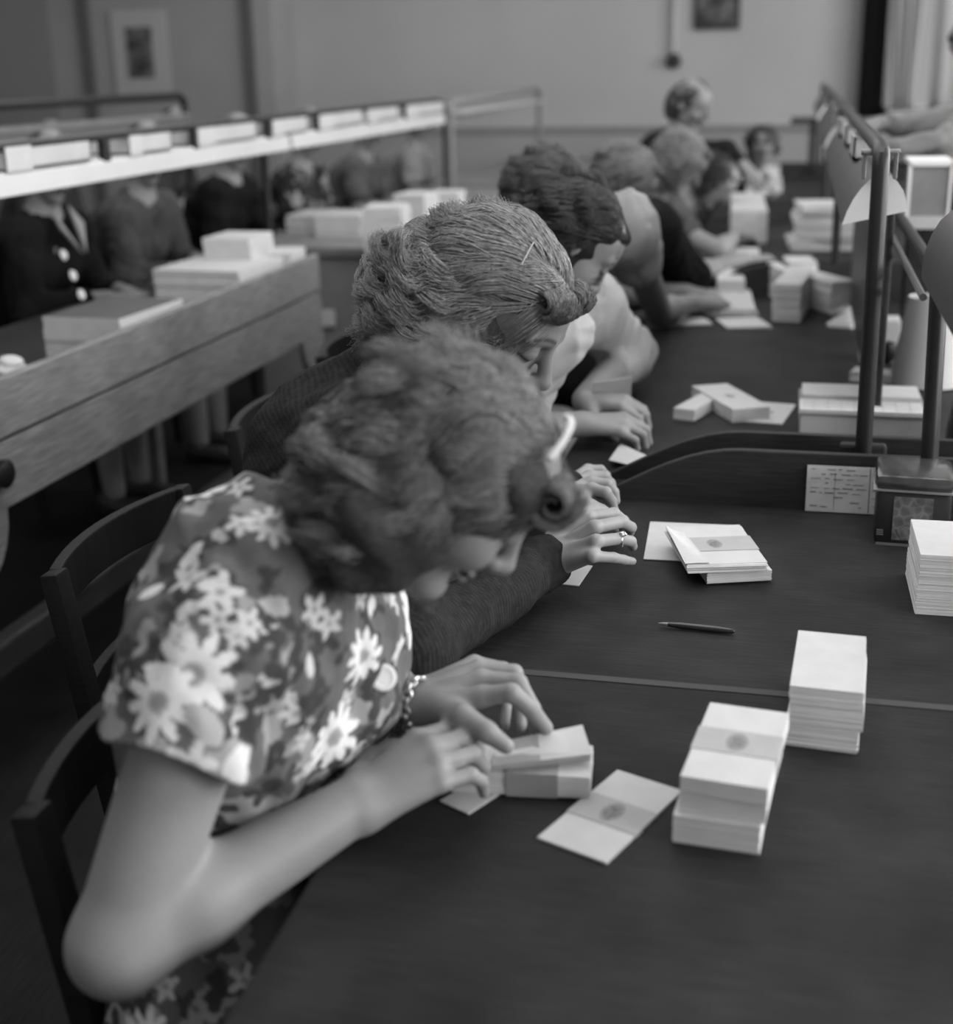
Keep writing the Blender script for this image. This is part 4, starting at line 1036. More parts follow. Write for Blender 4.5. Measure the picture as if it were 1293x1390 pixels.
MB().tube([(0, 0, 0), (0, 0, ZC-zc-.02)], .022, 8).build('cord', M_BOX, cn, True)
MB().lathe((0, 0, -.12), [(.01, 0), (.055, .03), (.06, .07), (.03, .12)], 16).build('switch', M_DARK, cn, True)
# curtains in front of the far window
def curtain(name, u0, u1, y, ztop, zbot, m, folds, amp, label, seed=0, flare=.0):
    x0, x1 = PY(u0, 60, y)[0], PY(u1, 60, y)[0]; nx, nz = 90, 24; g = np.random.default_rng(seed); ph = g.uniform(0, 6, 3)
    V = []; 
    for k in range(nz+1):
        t = k/nz; z = ztop+(zbot-ztop)*t
        for i in range(nx+1):
            s = i/nx; x = x0+(x1-x0)*s+flare*t*(s-.5)
            V.append((x, y+amp*(math.sin(s*folds*6.28+ph[0]+t*.8)+.5*math.sin(s*folds*11+ph[1]-t*1.5)), z))
    Fc = [(k*(nx+1)+i, k*(nx+1)+i+1, (k+1)*(nx+1)+i+1, (k+1)*(nx+1)+i) for k in range(nz) for i in range(nx)]
    o = mesh_obj(name, [(a-x0, b-y, c-zbot) for a, b, c in V], Fc, m, None, True); o.location = (x0, y, zbot); tag(o, label, 'curtain')
    md = o.modifiers.new('thickness', 'SOLIDIFY'); md.thickness = .004; return o
zbt = PY(1180, 150, YW-.15)[2]
curtain('blackout_curtain', 1168, 1203, YW-.12, 3.1, zbt-.05, mat('black_cloth', .012, .9, .1), 3, .02, 'narrow black curtain hanging at the left side of the far window', 1)
def cloth_trans(nt, col, mp):
    return col
M_SHEER = mat('light_curtain_cloth', .5, .9, .1, (3, .06, 3)); 
M_SHEER.node_tree.nodes['Principled BSDF'].inputs['Transmission Weight'].default_value = 0.
tr_ = M_SHEER.node_tree; tb = tr_.nodes.new('ShaderNodeBsdfTranslucent'); tb.inputs[0].default_value = (.5, .5, .5, 1); mx = tr_.nodes.new('ShaderNodeMixShader'); mx.inputs[0].default_value = .35
tr_.links.new(tr_.nodes['Principled BSDF'].outputs[0], mx.inputs[1]); tr_.links.new(tb.outputs[0], mx.inputs[2]); tr_.links.new(mx.outputs[0], [n for n in tr_.nodes if n.type == 'OUTPUT_MATERIAL'][0].inputs[0])
curtain('light_curtain', 1200, 1262, YW-.16, 3.1, zbt-.0, M_SHEER, 3, .035, 'pale curtain drawn across the far window beside the black one', 2, -.15)
curtain('light_curtain', 1266, 1420, YW-.14, 3.1, zbt-.0, M_SHEER, 5, .035, 'pale curtain at the picture edge, right of the bright gap in the window', 3)
# small dark stand by the wall
st = PD(1096, 200, 9.0); sd = empty('stand', (st[0], st[1], 0)); tag(sd, 'small dark high stand near the back wall, left of the lamp rack end', 'stand')
zt_ = PD(1096, 163, 9.)[2]; MB().box((0, 0, zt_), (.24, .2, .04)).build('shelf_board', M_DARK, sd)
MB().box((.03, 0, zt_/2), (.05, .05, zt_)).build('post', M_DARK, sd); MB().box((.03, 0, .02), (.3, .3, .04)).build('foot', M_DARK, sd)
# ================================================================== the people
def skin_extra(nt, col, mp): return col
M_SKIN = mat('skin', .25, .5, .35, (25, .05, 4), (160, .05), attr='tint', sss=.12)
M_SKIN2 = mat('skin_shade', .24, .55, .3, (25, .05, 4), attr='tint')
def hair_mat(name, g, rough=.42, spec=.5): return mat(name, g, rough, spec, (180, .35, 3))
def person_root(name, loc, label, group=None):
    o = empty(name, loc); tag(o, label, 'person', group); return o
def add_body(root, f, h, H, m=M_SKIN, disp=None):
    V, Q = f.mesh(h, disp)
    t = np.ones(len(V)); near = np.linalg.norm(V-H.c, axis=1) < .16
    t[near] = H.paint(V[near], t[near])
    return mesh_obj('body', rel(root, V), Q, m, root, True, {'tint': t})
def paint_flowers(V, N, placed, seed=5, base=.38, nrand=(560, 560, 230, 46), scale=1.):
    """printed cloth: blotches, dark leaves, small pale flowers, big daisies; motif centres sit on the cloth"""
    g = np.random.default_rng(seed); t = np.full(len(V), base)
    def motif(c, n, kind, R, rot):
        nonlocal t
        d = V-c; m = np.where((np.abs(d) < R*1.3).all(1))[0]; m = m[(N[m]@n) > -.1]
        if not len(m): return
        d = d[m]; n = unit(n); a = unit(np.cross(n, [.3, .2, .9])); b = np.cross(n, a)
        x, y = d@a, d@b; r = np.hypot(x, y); th = np.arctan2(y, x)+rot
        if kind == 'daisy':
            k = 10; ph = (th*k/6.2832) % 1-.5; ln = R*(.93+.07*np.sin(th*3+rot*5)); u = r/ln
            pet = np.abs(ph)*(6.2832/k)*r < .155*R*np.sqrt(np.clip(1-((u-.64)/.40)**2, 0, 1))
            core = r < R*.26
            t[m[pet]] = 2.15; t[m[core]] = 1.05
            t[m[(r < R*.16)]] = .85
        elif kind == 'small':
            ln = R*(.72+.28*np.cos(th*5)); t[m[r < ln]] = 1.7; t[m[r < R*.2]] = .9
        elif kind == 'leaf':
            ln = R*(.62+.38*np.cos(th*3+.6*np.sin(th))); t[m[r < ln]] = .17
        elif kind == 'oval':
            q = (x*math.cos(rot)+y*math.sin(rot))/R; w_ = (-x*math.sin(rot)+y*math.cos(rot))/(R*.55); t[m[q*q+w_*w_ < 1]] = [1.25, 1.9][int(rot*10) % 2]
        else:
            ln = R*(.8+.2*np.cos(th*4)); t[m[r < ln]] = [.95, .32][int(rot*10) % 2]
    def rnd(k, kind, r0, r1):
        for i in g.integers(0, len(V), k): motif(V[i], N[i], kind, g.uniform(r0, r1)*scale, g.uniform(0, 6.28))
    rnd(nrand[0], 'blot', .014, .028); rnd(nrand[1], 'leaf', .012, .022); rnd(nrand[2]//2, 'oval', .009, .015); rnd(nrand[2], 'small', .010, .017)
    # big daisies keep apart
    cs = []
    for i in g.integers(0, len(V), 600):
        if len(cs) >= nrand[3]: break
        if all(np.linalg.norm(V[i]-c) > .085*scale for c in cs+[p[0] for p in placed]): cs.append(V[i]); motif(V[i], N[i], 'daisy', g.uniform(.026, .036)*scale, g.uniform(0, 6))
    for c, n, kind, R, rot in placed: motif(c, n, kind, R, rot)
    return t
def nearest_px(V, N, u, v):
    px, py, d = pixof(V); fc = ((CAM-V)*N).sum(1) > 0
    m = np.where((np.hypot(px-u, py-v) < 9) & fc)[0]
    return m[np.argmin(d[m])] if len(m) else None

# ------------------------------------------------------------------ woman in the flowered dress
def J3(**k): return {a: A(b, float) for a, b in k.items()}
J = J3(neck=(-.450, 1.105, 1.03), pelvis=(-.575, 1.14, .56), shoulderR=(-.482, .990, .955), shoulderL=(-.435, 1.285, .985),
       elbowR=(-.535, .875, .735), wristR=PZ(482, 1092, .79), elbowL=(-.48, 1.36, .80), wristL=PZ(560, 958, .812),
       hipR=(-.55, 1.05, .54), hipL=(-.55, 1.23, .54), kneeR=(-.11, 1.02, .52), kneeL=(-.11, 1.24, .52), ankleR=(-.16, 1.01, .09), ankleL=(-.16, 1.24, .09))
W1 = person_root('woman', (-.52, 1.13, 0), 'woman in flowered dress nearest the camera, bent over a banded packet of cards')
H1 = Head(PD(612, 642, 1.19), (.64, .14, -.76), (0, 0, 1), .87)
f = body_field(J, .86)
for a_, b_, r1, r2 in ((J['shoulderR'], J['elbowR'], .046, .040), (J['elbowR'], J['elbowR']+(J['wristR']-J['elbowR'])*.3, .039, .0385), (J['elbowR']+(J['wristR']-J['elbowR'])*.3, J['wristR'], .0385, .0235)): f.cone(a_, b_, r1, r2, .02)
H1.prims(f, J['neck'], .046)
# right hand on the packet
WR = J['wristR']; K = PZ(566, 1035, .815)
hand(f, WR, K-WR, (-.1, -.42, .9), 1, [(24, 52, 34), (26, 54, 34), (26, 52, 32), (22, 44, 28)], spread=(.05, .02, -.02, -.07), sc=.98, thumb=((.6, .75, -.3), (.85, .25, -.5), (.95, -.1, -.4)))
# left hand, thumb and finger pinching
mc = [PZ(655, 945, .842), PZ(650, 930, .842)+A([0, .012, 0]), PZ(640, 925, .838)+A([0, .03, 0]), PZ(630, 925, .832)+A([0, .045, 0])]
fg = [[PZ(694, 940, .852), PZ(722, 965, .832), PZ(741, 988, .81)], [PZ(700, 932, .846)+A([0, .01, 0]), PZ(722, 962, .826), PZ(728, 990, .804)],
      [PZ(690, 930, .838)+A([0, .03, 0]), PZ(704, 955, .812)+A([0, .01, 0]), PZ(706, 985, .79)], [PZ(672, 930, .83)+A([0, .04, 0]), PZ(682, 955, .80)+A([0, .02, 0]), PZ(684, 985, .785)]]
th_ = [PZ(592, 962, .822), PZ(628, 972, .836), PZ(660, 993, .828), PZ(687, 1013, .815)]
hand_points(f, J['wristL'], mc, fg, th_)
add_body(W1, f, .0026, H1)
# ring
rg_ = PZ(606, 1078, .802)
# dress
D = dress_field(J, .010, .88, sleeve=.12, puff=.0, bust=0)
SL = Field(); ea = J['elbowR']-J['shoulderR']
SL.cone(J['shoulderR']-ea*.1, J['shoulderR']+ea*.62, .060, .064, .03); SL.cone(J['shoulderR']+A([-.015, .015, .0]), J['shoulderR']+ea*.35, .066, .064, .04)
D.ell(PD(335, 800, 1.25), (.092, .09, .10), None, .07)
D.ell(PD(275, 960, 1.36), (.08, .08, .13), None, .08)
D.ell(PD(424, 930, 1.36), (.07, .08, .08), None, .07)
D.ell(PD(452, 890, 1.38), (.055, .065, .09), None, .06)
D.cone(PZ(330, 1230, .66), PZ(300, 1330, .60), .09, .10, .06)
nz = SineNoise(9, 7, 4); nz2 = SineNoise(26, 7, 5, (1, 1, .4)); nz3 = SineNoise(13, 5, 8, (1, .5, .5))
def wr(P, d): return .0035*nz(P)+.0018*nz2(P)+.0035*(np.abs(nz3(P))-.6)
V, Q = D.mesh(.0028, wr)
fc = V[Q].mean(1); ng = np.linalg.norm(fc-H1.w(-.03, 0, -.10), axis=1) < .05
Q = Q[~ng]
# the short sleeve is open at its hem
V2, Q2 = SL.mesh(.0028, wr)
fc = V2[Q2].mean(1); s_ = ((fc-J['shoulderR'])@unit(ea))/np.linalg.norm(ea)
aq = np.arctan2((fc-J['shoulderR'])@np.cross(unit(ea), [0, 0, 1.]), (fc-J['shoulderR'])@np.cross(unit(ea), np.cross(unit(ea), [0, 0, 1.])))
Q2 = Q2[s_ < .33+.02*np.sin(aq*3)]
Q = np.vstack([Q, Q2+len(V)]); V = np.vstack([V, V2])
used = np.zeros(len(V), bool); used[Q.ravel()] = True; ix = np.cumsum(used)-1; V = V[used]; Q = ix[Q]
N_ = grad_normal(V, Q); 
placed = []
for u, v, k, R, rot in [(268, 910, 'daisy', .040, .2), (208, 948, 'daisy', .036, 1.), (462, 1005, 'daisy', .036, .6), (255, 1045, 'small', .024, .4), (350, 990, 'leaf', .02, .3), (500, 895, 'daisy', .030, 1.4), (395, 920, 'leaf', .024, 2.2),
                        (300, 795, 'small', .022, 0), (375, 855, 'leaf', .016, 1), (435, 830, 'small', .016, 2.), (370, 700, 'daisy', .026, .1), (250, 780, 'small', .02, 1.), (165, 900, 'leaf', .018, 1.), (395, 1065, 'leaf', .022, 1.8), (335, 1030, 'oval', .018, .7), (290, 985, 'oval', .022, 2.4)]:
    i = nearest_px(V, N_, u, v)
    if i is not None: placed.append((V[i], N_[i], k, R, rot))
t = paint_flowers(V, N_, placed)
M_FLOW = mat('flowered_cotton', .33, .8, .15, (60, .06, 4), (250, .08), attr='print')
dr = mesh_obj('dress', rel(W1, V), Q, M_FLOW, W1, True, {'print': t})
md = dr.modifiers.new('thickness', 'SOLIDIFY'); md.thickness = .0022; md.offset = -1
bt = PD(527, 921, 1.27); 
i = nearest_px(V, N_, 524, 921)
if i is not None: bt = V[i]+N_[i]*.003
b = MB().lathe((0, 0, 0), [(.004, -.003), (.0125, -.002), (.0135, 0), (.0125, .0025), (.009, .003), (.008, .0022), (.001, .0022)], 24).build('button', M_ENAMEL, W1, True)
b.location = tuple(bt-A(W1.location)); b.rotation_mode = 'QUATERNION'; b.rotation_quaternion = Vector(tuple(unit(CAM-bt+A([.3, 0, 0])))).to_track_quat('Z', 'Y')
# bracelet: a chain of links round the left wrist
wl = J['wristL']; ax_ = unit(wl-J['elbowL']); ax_ = unit(A([.62, -.1, .1])); p_ = unit(np.cross(ax_, [0, 0, 1])); q_ = np.cross(ax_, p_)
bc = PZ(568, 961, .815); br = MB()
for k in range(22):
    a_ = k/22*6.283; c_ = bc+(p_*math.cos(a_)+q_*math.sin(a_))*.030; tn_ = -p_*math.sin(a_)+q_*math.cos(a_); o_ = p_*math.cos(a_)+q_*math.sin(a_)
    s2_ = ax_ if k % 2 else (ax_*.5+o_*.5)
    br.tube([c_-W1.location+(tn_*math.cos(x)*.0062+s2_*math.sin(x)*.0048) for x in np.linspace(0, 6.283, 9)], .0021, 6, False)
br.build('bracelet', mat('silver_chain', .55, .25, .6, metal=.8), W1, True)
# hair
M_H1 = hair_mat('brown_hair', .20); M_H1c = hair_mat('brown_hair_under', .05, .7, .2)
ex = [('e', (-.05, 0, -.005), (.085, .092, .095)), ('e', (-.045, -.02, -.07), (.075, .085, .06)), ('e', (-.02, -.055, -.03), (.07, .04, .085)), ('e', (.0, -.055, -.085), (.05, .03, .06)), ('e', (.074, -.01, .066), (.020, .040, .020), .008)]
ex.append(('e', (.038, -.05, .035), (.042, .030, .045), .012))
cf, dp = hair_cap(H1, ex, h=.003, groove=.003, gf=30, cutx=.10)
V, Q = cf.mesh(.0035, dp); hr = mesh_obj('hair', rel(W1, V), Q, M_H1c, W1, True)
(Vs, Fs), _ = strands(H1, 7000, 18, .21, (-.65, 0, -.62), None, .004, .005, .005, .085, .35, .011, 1.1, 70, 3, .0006, (-.018, 0, .020), (.105, .090, .099), spread=.6, free=.9, clump=.6, hl=.3)
mesh_obj('waves', rel(W1, Vs), Fs, M_H1, hr, True)
(Vs, Fs), _ = strands(H1, 4500, 18, .17, (-.35, 0, -.9), None, .004, .010, .006, .08, .5, .013, 1.3, 70, 43, .0006, (-.034, 0, -.03), (.094, .098, .108), spread=.5, keep=lambda v: (v[:, 2] < .55) & (v[:, 0] < .62), free=1.1, hl=.35)
mesh_obj('side_waves', rel(W1, Vs), Fs, M_H1, hr, True)
# rolled fringe
def roll_curls(H, c, ax, R, L, n, seed, rad, turns=1.6):
    g = np.random.default_rng(seed); ax = unit(ax); p = unit(np.cross(ax, [.1, .2, 1])); q = np.cross(ax, p); m = 18
    s = np.linspace(0, 1, m)[None]; u = g.uniform(-.5, .5, n)[:, None]; r = R*(1-.75*s)*g.uniform(.8, 1.05, n)[:, None]*(1-.5*np.abs(u))
    a = g.normal(0, .4, n)[:, None]+s*turns*6.283
    P = A(c)+ax*((u*L)[..., None]+.004*np.sin(a)[..., None])+p*(r*np.cos(a))[..., None]+q*(r*np.sin(a))[..., None]
    W = H.c+(P.reshape(-1, 3)*H.s)@H.R
    return tubes(W.reshape(n, m, 3), rad)
Vr, Fr = roll_curls(H1, (.084, -.01, .066), (.1, 1, 0), .036, .11, 1500, 8, .0006)
mesh_obj('rolled_fringe', rel(W1, Vr), Fr, M_H1, hr, True)
hb_ = MB(); hp_ = [H1.w(.040, .088*math.cos(x), .040+.088*math.sin(x)) for x in np.linspace(1.25, 2.45, 22)]
for k in range(21): pass
hb_.tube([p-A(W1.location) for p in hp_], .0034, 8).build('hair_ribbon', M_EDGE, W1, True)
# ------------------------------------------------------------------ the packet she holds
pc = (PZ(612, 1075, TZ)+PZ(798, 1088, TZ)+PZ(802, 1030, TZ)+PZ(625, 1030, TZ))/4
pa_ = PZ(612, 1078, TZ); pb2 = PZ(800, 1088, TZ); aw = math.atan2((pb2-pa_)[1], (pb2-pa_)[0]); Lw = np.linalg.norm(pb2-pa_)
c_ = (pa_+pb2)/2+A([-math.sin(aw), math.cos(aw), 0])*.034; c_[2] = TZ+.0024
o = packet('held_packet', c_, .066, Lw, .024, aw-math.pi/2, 'lower half of the banded packet in the flowered woman\'s hands', band=False)
MB().box((0, .012, .0124), (.069, .052, .0262)).build('paper_band', M_BANDS, o)
fan = MB(); P4 = [PZ(618, 1046, .785), PZ(803, 1024, .790), PZ(790, 984, .806), PZ(628, 1018, .80)]
nv = unit(np.cross(P4[1]-P4[0], P4[3]-P4[0])); nl = 7
for j in range(nl):
    sh_ = -nv*.0016*j+A([0, -.0002*j, 0]); a0, a1, a2, a3 = P4[0]+sh_, P4[1]+sh_+A([0, 0, -.0008*j]), P4[2]+sh_, P4[3]+sh_
    fan.prism([a0, a1, a2, a3], nv*.0013)
fo = fan.build('held_packet', M_CARD, loc=P4[0]); tag(fo, 'upper half of the banded packet, lifted open by the flowered woman\'s thumb', 'card packet')
e1 = P4[1]-P4[0]; e2 = P4[2]-P4[3]
bd_ = [P4[0]+e1*.26, P4[0]+e1*.62, P4[3]+e2*.62, P4[3]+e2*.26]
MB().prism([p-P4[0]+nv*.0014 for p in bd_], nv*.0005).build('paper_band', M_BANDS, fo)
# ------------------------------------------------------------------ woman in the dark cardigan
J = J3(neck=PD(556, 492, 1.80), pelvis=(-.80, 1.70, .56), shoulderR=PD(480, 610, 1.72), shoulderL=PD(560, 500, 2.0),
       elbowR=PZ(548, 884, .80), wristR=PZ(752, 757, .797), elbowL=(-.46, 1.98, .80), wristL=PZ(772, 668, .812),
       hipR=(-.72, 1.58, .54), hipL=(-.72, 1.76, .54), kneeR=(-.30, 1.57, .52), kneeL=(-.30, 1.77, .52), ankleR=(-.34, 1.56, .09), ankleL=(-.34, 1.77, .09))
W2 = person_root('woman', (-.72, 1.67, 0), 'curly-haired woman in dark knitted cardigan, a jewelled ring on her hand, second along the row')
H2 = Head(PD(664, 424, 1.68), (.78, -.14, -.60), (0, 0, 1), .98)
f = body_field(J, .95); H2.prims(f, J['neck'], .048)
mc = [PZ(797, 702, .838), PZ(806, 716, .842), PZ(808, 735, .836), PZ(803, 755, .822)]
fg = [[PZ(833, 697, .832), PZ(846, 707, .812), PZ(846, 720, .795)], [PZ(843, 708, .836), PZ(856, 716, .815), PZ(853, 726, .797)],
      [PZ(841, 731, .826), PZ(856, 735, .812), PZ(859, 742, .798)], [PZ(832, 757, .81), PZ(846, 760, .80), PZ(858, 762, .79)]]
th_ = [PZ(775, 708, .818), PZ(802, 694, .815), PZ(828, 700, .80), PZ(838, 718, .785)]
hand_points(f, J['wristR'], mc, fg, th_, rad=(.0088, .0088, .0083, .0074))
mc = [PZ(803, 664, .83), PZ(802, 655, .83), PZ(800, 646, .828), PZ(797, 637, .822)]
fg = [[PZ(822, 668, .83), PZ(830, 680, .812), PZ(834, 694, .796)], [PZ(824, 657, .828), PZ(833, 668, .812), PZ(836, 680, .798)], [PZ(820, 646, .825), PZ(829, 656, .81), PZ(833, 667, .797)], [PZ(815, 637, .82), PZ(823, 645, .805), PZ(827, 655, .794)]]
th_ = [PZ(785, 680, .815), PZ(800, 688, .815), PZ(815, 694, .808), PZ(826, 702, .798)]
hand_points(f, J['wristL'], mc, fg, th_, rad=(.0086, .0086, .008, .0072))
add_body(W2, f, .0024, H2)
rp = (A(mc[0])*0+PZ(845, 733, .824)); MB().tube([A([0, 0, 0])+A([0, math.cos(a)*.0092, math.sin(a)*.0092]) for a in np.linspace(0, 6.283, 17)], .0014, 6, False).lathe((.0, -.004, .0075), [(.001, 0), (.0055, .001), (.0062, .003), (.004, .0055), (.001, .0062)], 12).build('ring', mat('silver', .7, .15, .7, metal=.9), W2, True).location = tuple(rp-A(W2.location))
# cardigan
D = dress_field(J, .012, .97, sleeve=1.92, puff=.0, bust=0, skirt=False)
D.ell(PD(452, 610, 1.86), (.11, .12, .11), None, .08)
ew = J['wristR']-J['elbowR']; D.cone(J['elbowR']+ew*.78, J['elbowR']+ew*.93, .037, .0345, .01)
nz = SineNoise(10, 7, 14); nz2 = SineNoise(24, 7, 15)
u_ = unit(ew)
def ribd(P, d):
    s = (P-J['elbowR'])@u_
    near = np.clip(1-np.linalg.norm(np.cross(P-J['elbowR'], u_), axis=1)/.1, 0, 1)
    return .003*nz(P)+.0012*nz2(P)
V, Q = D.mesh(.0032, ribd)
s = (V-J['elbowR'])@u_; fore = (np.linalg.norm(np.cross(V-J['elbowR'], u_), axis=1) < .06) & (s > -.05)
sp_ = unit(J['neck']-J['pelvis']); ang = (V-J['pelvis'])@sp_
t = np.where(fore, .75+.25*np.sin(s*6.283/.0065), .8+.2*np.sin(ang*6.283/.007))
cuffm = fore & (s > np.linalg.norm(ew)*.80); t[cuffm] = .55
M_KNIT = mat('dark_knit', .030, .95, .1, (90, .25, 4), (500, .35), attr='print')
mesh_obj('cardigan', rel(W2, V), Q, M_KNIT, W2, True, {'print': t})
SK = Field()
for s_ in 'RL': SK.cone(J['hip'+s_], J['knee'+s_], .10, .08, .05)
SK.cone(J['pelvis'], J['pelvis']+A([.1, 0, .0]), .135, .12, .05); SK.cone((J['kneeR']+J['kneeL'])/2, (J['hipR']+J['hipL'])/2, .08, .09, .06)
V, Q = SK.mesh(.008, lambda P, d: .004*nz(P)); mesh_obj('skirt', rel(W2, V), Q, mat('dark_speckled_cloth', .05, .9, .1, (140, .6, 3)), W2, True)
# hair
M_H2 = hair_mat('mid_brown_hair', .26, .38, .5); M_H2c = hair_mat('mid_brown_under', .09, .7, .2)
ex = [('e', (-.06, 0, -.02), (.075, .085, .08)), ('e', (-.09, 0, -.055), (.05, .075, .045)), ('e', (.062, -.0, .07), (.018, .045, .016), .008), ('e', (-.03, -.06, -.02), (.06, .035, .07))]
cf, dp = hair_cap(H2, ex, h=.003, groove=.0025, gf=40, R=(.098, .080, .093))
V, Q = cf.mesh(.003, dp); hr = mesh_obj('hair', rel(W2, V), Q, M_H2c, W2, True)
bk = lambda v: v[:, 0] < .75
(Vs, Fs), _ = strands(H2, 8000, 20, .19, (-.85, 0, -.42), None, .005, .006, .003, .09, .30, .009, 1.5, 110, 13, .00042, (-.014, 0, .026), (.104, .086, .099), spread=.45, free=.95, clump=.45, hl=.12)
mesh_obj('combed_hair', rel(W2, Vs), Fs, M_H2, hr, True); VH = Vs
(Vs, Fs), _ = strands(H2, 6000, 22, .16, (-.6, 0, -.7), None, .012, .018, .002, .05, .8, .015, 2.3, 70, 23, .00042, (-.03, 0, .0), (.114, .096, .098), spread=.4, keep=lambda v: (v[:, 2] < .45) & (v[:, 0] < .5), free=.9, hl=.12)
mesh_obj('curls', rel(W2, Vs), Fs, M_H2, hr, True)
(Vs, Fs), _ = strands(H2, 3000, 22, .13, (-.5, 0, -.75), None, .010, .014, .003, .05, .9, .015, 2.0, 48, 53, .0004, (-.034, 0, -.02), (.098, .092, .088), spread=.3, keep=lambda v: (v[:, 2] < .25) & (v[:, 0] < .3), free=.7, clump=.9, jit=.010)
mesh_obj('curls', rel(W2, Vs), Fs, M_H2, hr, True)
for c_, ax, R_, L_, n_, sd in [((.070, -.030, .080), (.35, 1, .1), .028, .055, 900, 31), ((.072, .035, .082), (-.3, 1, 0), .027, .05, 700, 32)]:
    Vr, Fr = roll_curls(H2, c_, ax, R_, L_, n_, sd, .0004); mesh_obj('rolled_fringe', rel(W2, Vr), Fr, M_H2, hr, True)
g = np.random.default_rng(77)
def on_hair(u, v):
    x, y, d = pixof(VH); m = np.where(np.hypot(x-u, y-v) < 6)[0]
    return VH[m[np.argmin(d[m])]]-FW*.001 if len(m) else PD(u, v, 1.57)
pa_, pb_ = on_hair(729, 328)-FW*.002, on_hair(709, 359)-FW*.002; pn_ = [pa_, (pa_+pb_)/2-FW*.003, pb_]
MB().tube([p-A(W2.location) for p in pn_], .0007, 6).build('hair_pin', mat('pin_metal', .4, .4, .5), W2, True)

# ================================================================== the other women
def seated(label, head, F, neck, opt, loc=None, name='woman'):
    """a seated worker; offsets from the neck unless given"""
    o = dict(fx=1., build=1., sleeve=.45, h=.006, skin=M_SKIN2, cloth=None, hair=None, hairc=None, style='curl', nstr=900, legs=True, wide=.155, pel=None, print_=None, res_hair=.006, detail=False, fold=.008, ankx=.38, sc=1., tilt=(0, 0, 1))
    o.update(opt); fx = o['fx']; n = A(neck, float); w = o['wide']
    pel = A(o['pel']) if o['pel'] is not None else n+A([-.24*fx, 0, -.47])
    pel[2] = .56
    side = A([0, -fx, 0])   # towards the right-hand side
    J = dict(neck=n, pelvis=pel, shoulderR=n+side*w+A([0, 0, -.06]), shoulderL=n-side*w+A([0, 0, -.06]))
    J['shoulderR'] = A(o.get('shR', J['shoulderR'])); J['shoulderL'] = A(o.get('shL', J['shoulderL']))
    for q, s in ((1, 'R'), (-1, 'L')):
        J['elbow'+s] = A(o.get('elb'+s, n+side*q*(w+.07)+A([.04*fx, 0, -.27])), float)
        J['wrist'+s] = A(o.get('wr'+s, n+side*q*.06+A([.24*fx, 0, -.255])), float)
        J['hip'+s] = pel+side*q*.09+A([.02*fx, 0, -.02]); J['knee'+s] = pel+side*q*.10+A([.43*fx, 0, -.03])
        J['ankle'+s] = A([pel[0]+(o['ankx'])*fx, pel[1]-fx*q*.09, .09])
    root = person_root(name, (pel[0], pel[1], 0), label)
    H = Head(head, F, o['tilt'], o['sc']*.90); f = body_field(J, o['build']*.96, o['legs']); H.prims(f, J['neck'], .047, o['detail'])
    for q, s in ((1, 'R'), (-1, 'L')):
        W = J['wrist'+s]; d = A(o.get('hd'+s, (unit(W-J['elbow'+s])*.7+A([fx*.5, 0, -.15]))))
        hand(f, W, d, (0, -.2, 1) if 'hn' not in o else o['hn'], q*(1 if fx > 0 else 1), [(30, 50, 35)]*4, sc=.95, kf=.004)
    add_body(root, f, o['h'], H, o['skin'])
    D = dress_field(J, .012, o['build'], sleeve=o['sleeve'], puff=.010, bust=1, skirt=o['legs'])
    nz = SineNoise(8, 7, int(abs(n[1])*100)); nz2 = SineNoise(13, 6, int(abs(n[1])*90), (1, .6, .5))
    eR = unit(J['elbowR']-J['shoulderR']); eL = unit(J['elbowL']-J['shoulderL'])
    def dsp(P, d):
        r = .006*nz(P)+.0045*(np.abs(nz2(P))-.6)
        for S_, e_ in ((J['shoulderR'], eR), (J['shoulderL'], eL)):
            q = P-S_; s = q@e_; near = np.clip(1.6-np.linalg.norm(np.cross(q, e_), axis=1)/.07, 0, 1)*(s > -.05)
            r = r-near*o['fold']*np.abs(np.sin(s*55+2.2*nz(P)+q[:, 2]*14))
        return r
    V, Q = D.mesh(max(o['h'], .0055), dsp)
    fc = V[Q].mean(1); Q = Q[~((np.linalg.norm(fc-(n+A([.02*fx, 0, .03])), axis=1) < .058))]
    at = None
    if o['print_']: at = {'print': paint_flowers(V, grad_normal(V, Q), [], 9, **o['print_'])}
    mesh_obj('dress', rel(root, V), Q, o['cloth'], root, True, at)
    sides = [('e', (-.055, 0, -.02), (.068, .084, .078)), ('e', (-.02, .052, -.04), (.052, .030, .068)), ('e', (-.02, -.052, -.04), (.052, .030, .068)), ('e', (.055, 0, .080), (.026, .045, .018), .012)]
    if o['style'] == 'bun': sides = [('e', (-.10, 0, .0), (.045, .05, .045)), ('e', (.055, 0, .085), (.032, .05, .022), .012)]
    if o['style'] == 'long': sides = [('e', (-.05, 0, -.05), (.08, .09, .11)), ('e', (-.01, -.06, -.06), (.055, .034, .10)), ('e', (-.01, .06, -.06), (.055, .034, .10)), ('e', (.05, -.0, .088), (.035, .05, .022), .012)]
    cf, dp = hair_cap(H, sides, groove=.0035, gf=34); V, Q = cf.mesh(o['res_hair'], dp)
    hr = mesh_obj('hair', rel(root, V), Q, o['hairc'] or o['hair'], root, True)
    if o['nstr']:
        L_ = {'curl': .17, 'bun': .13, 'long': .22}[o['style']]
        (Vs, Fs), _ = strands(H, o['nstr'], 13, L_, o.get('comb', (-.65, 0, -.6)), None, .006, .010, .004, .07, .42, .012, 1.4, 60, int(abs(n[1])*50), o.get('srad', .0009), (-.018, 0, .018), (.104, .090, .100), spread=.5, free=.95, clump=.6)
        mesh_obj('locks', rel(root, Vs), Fs, o['hair'], hr, True)
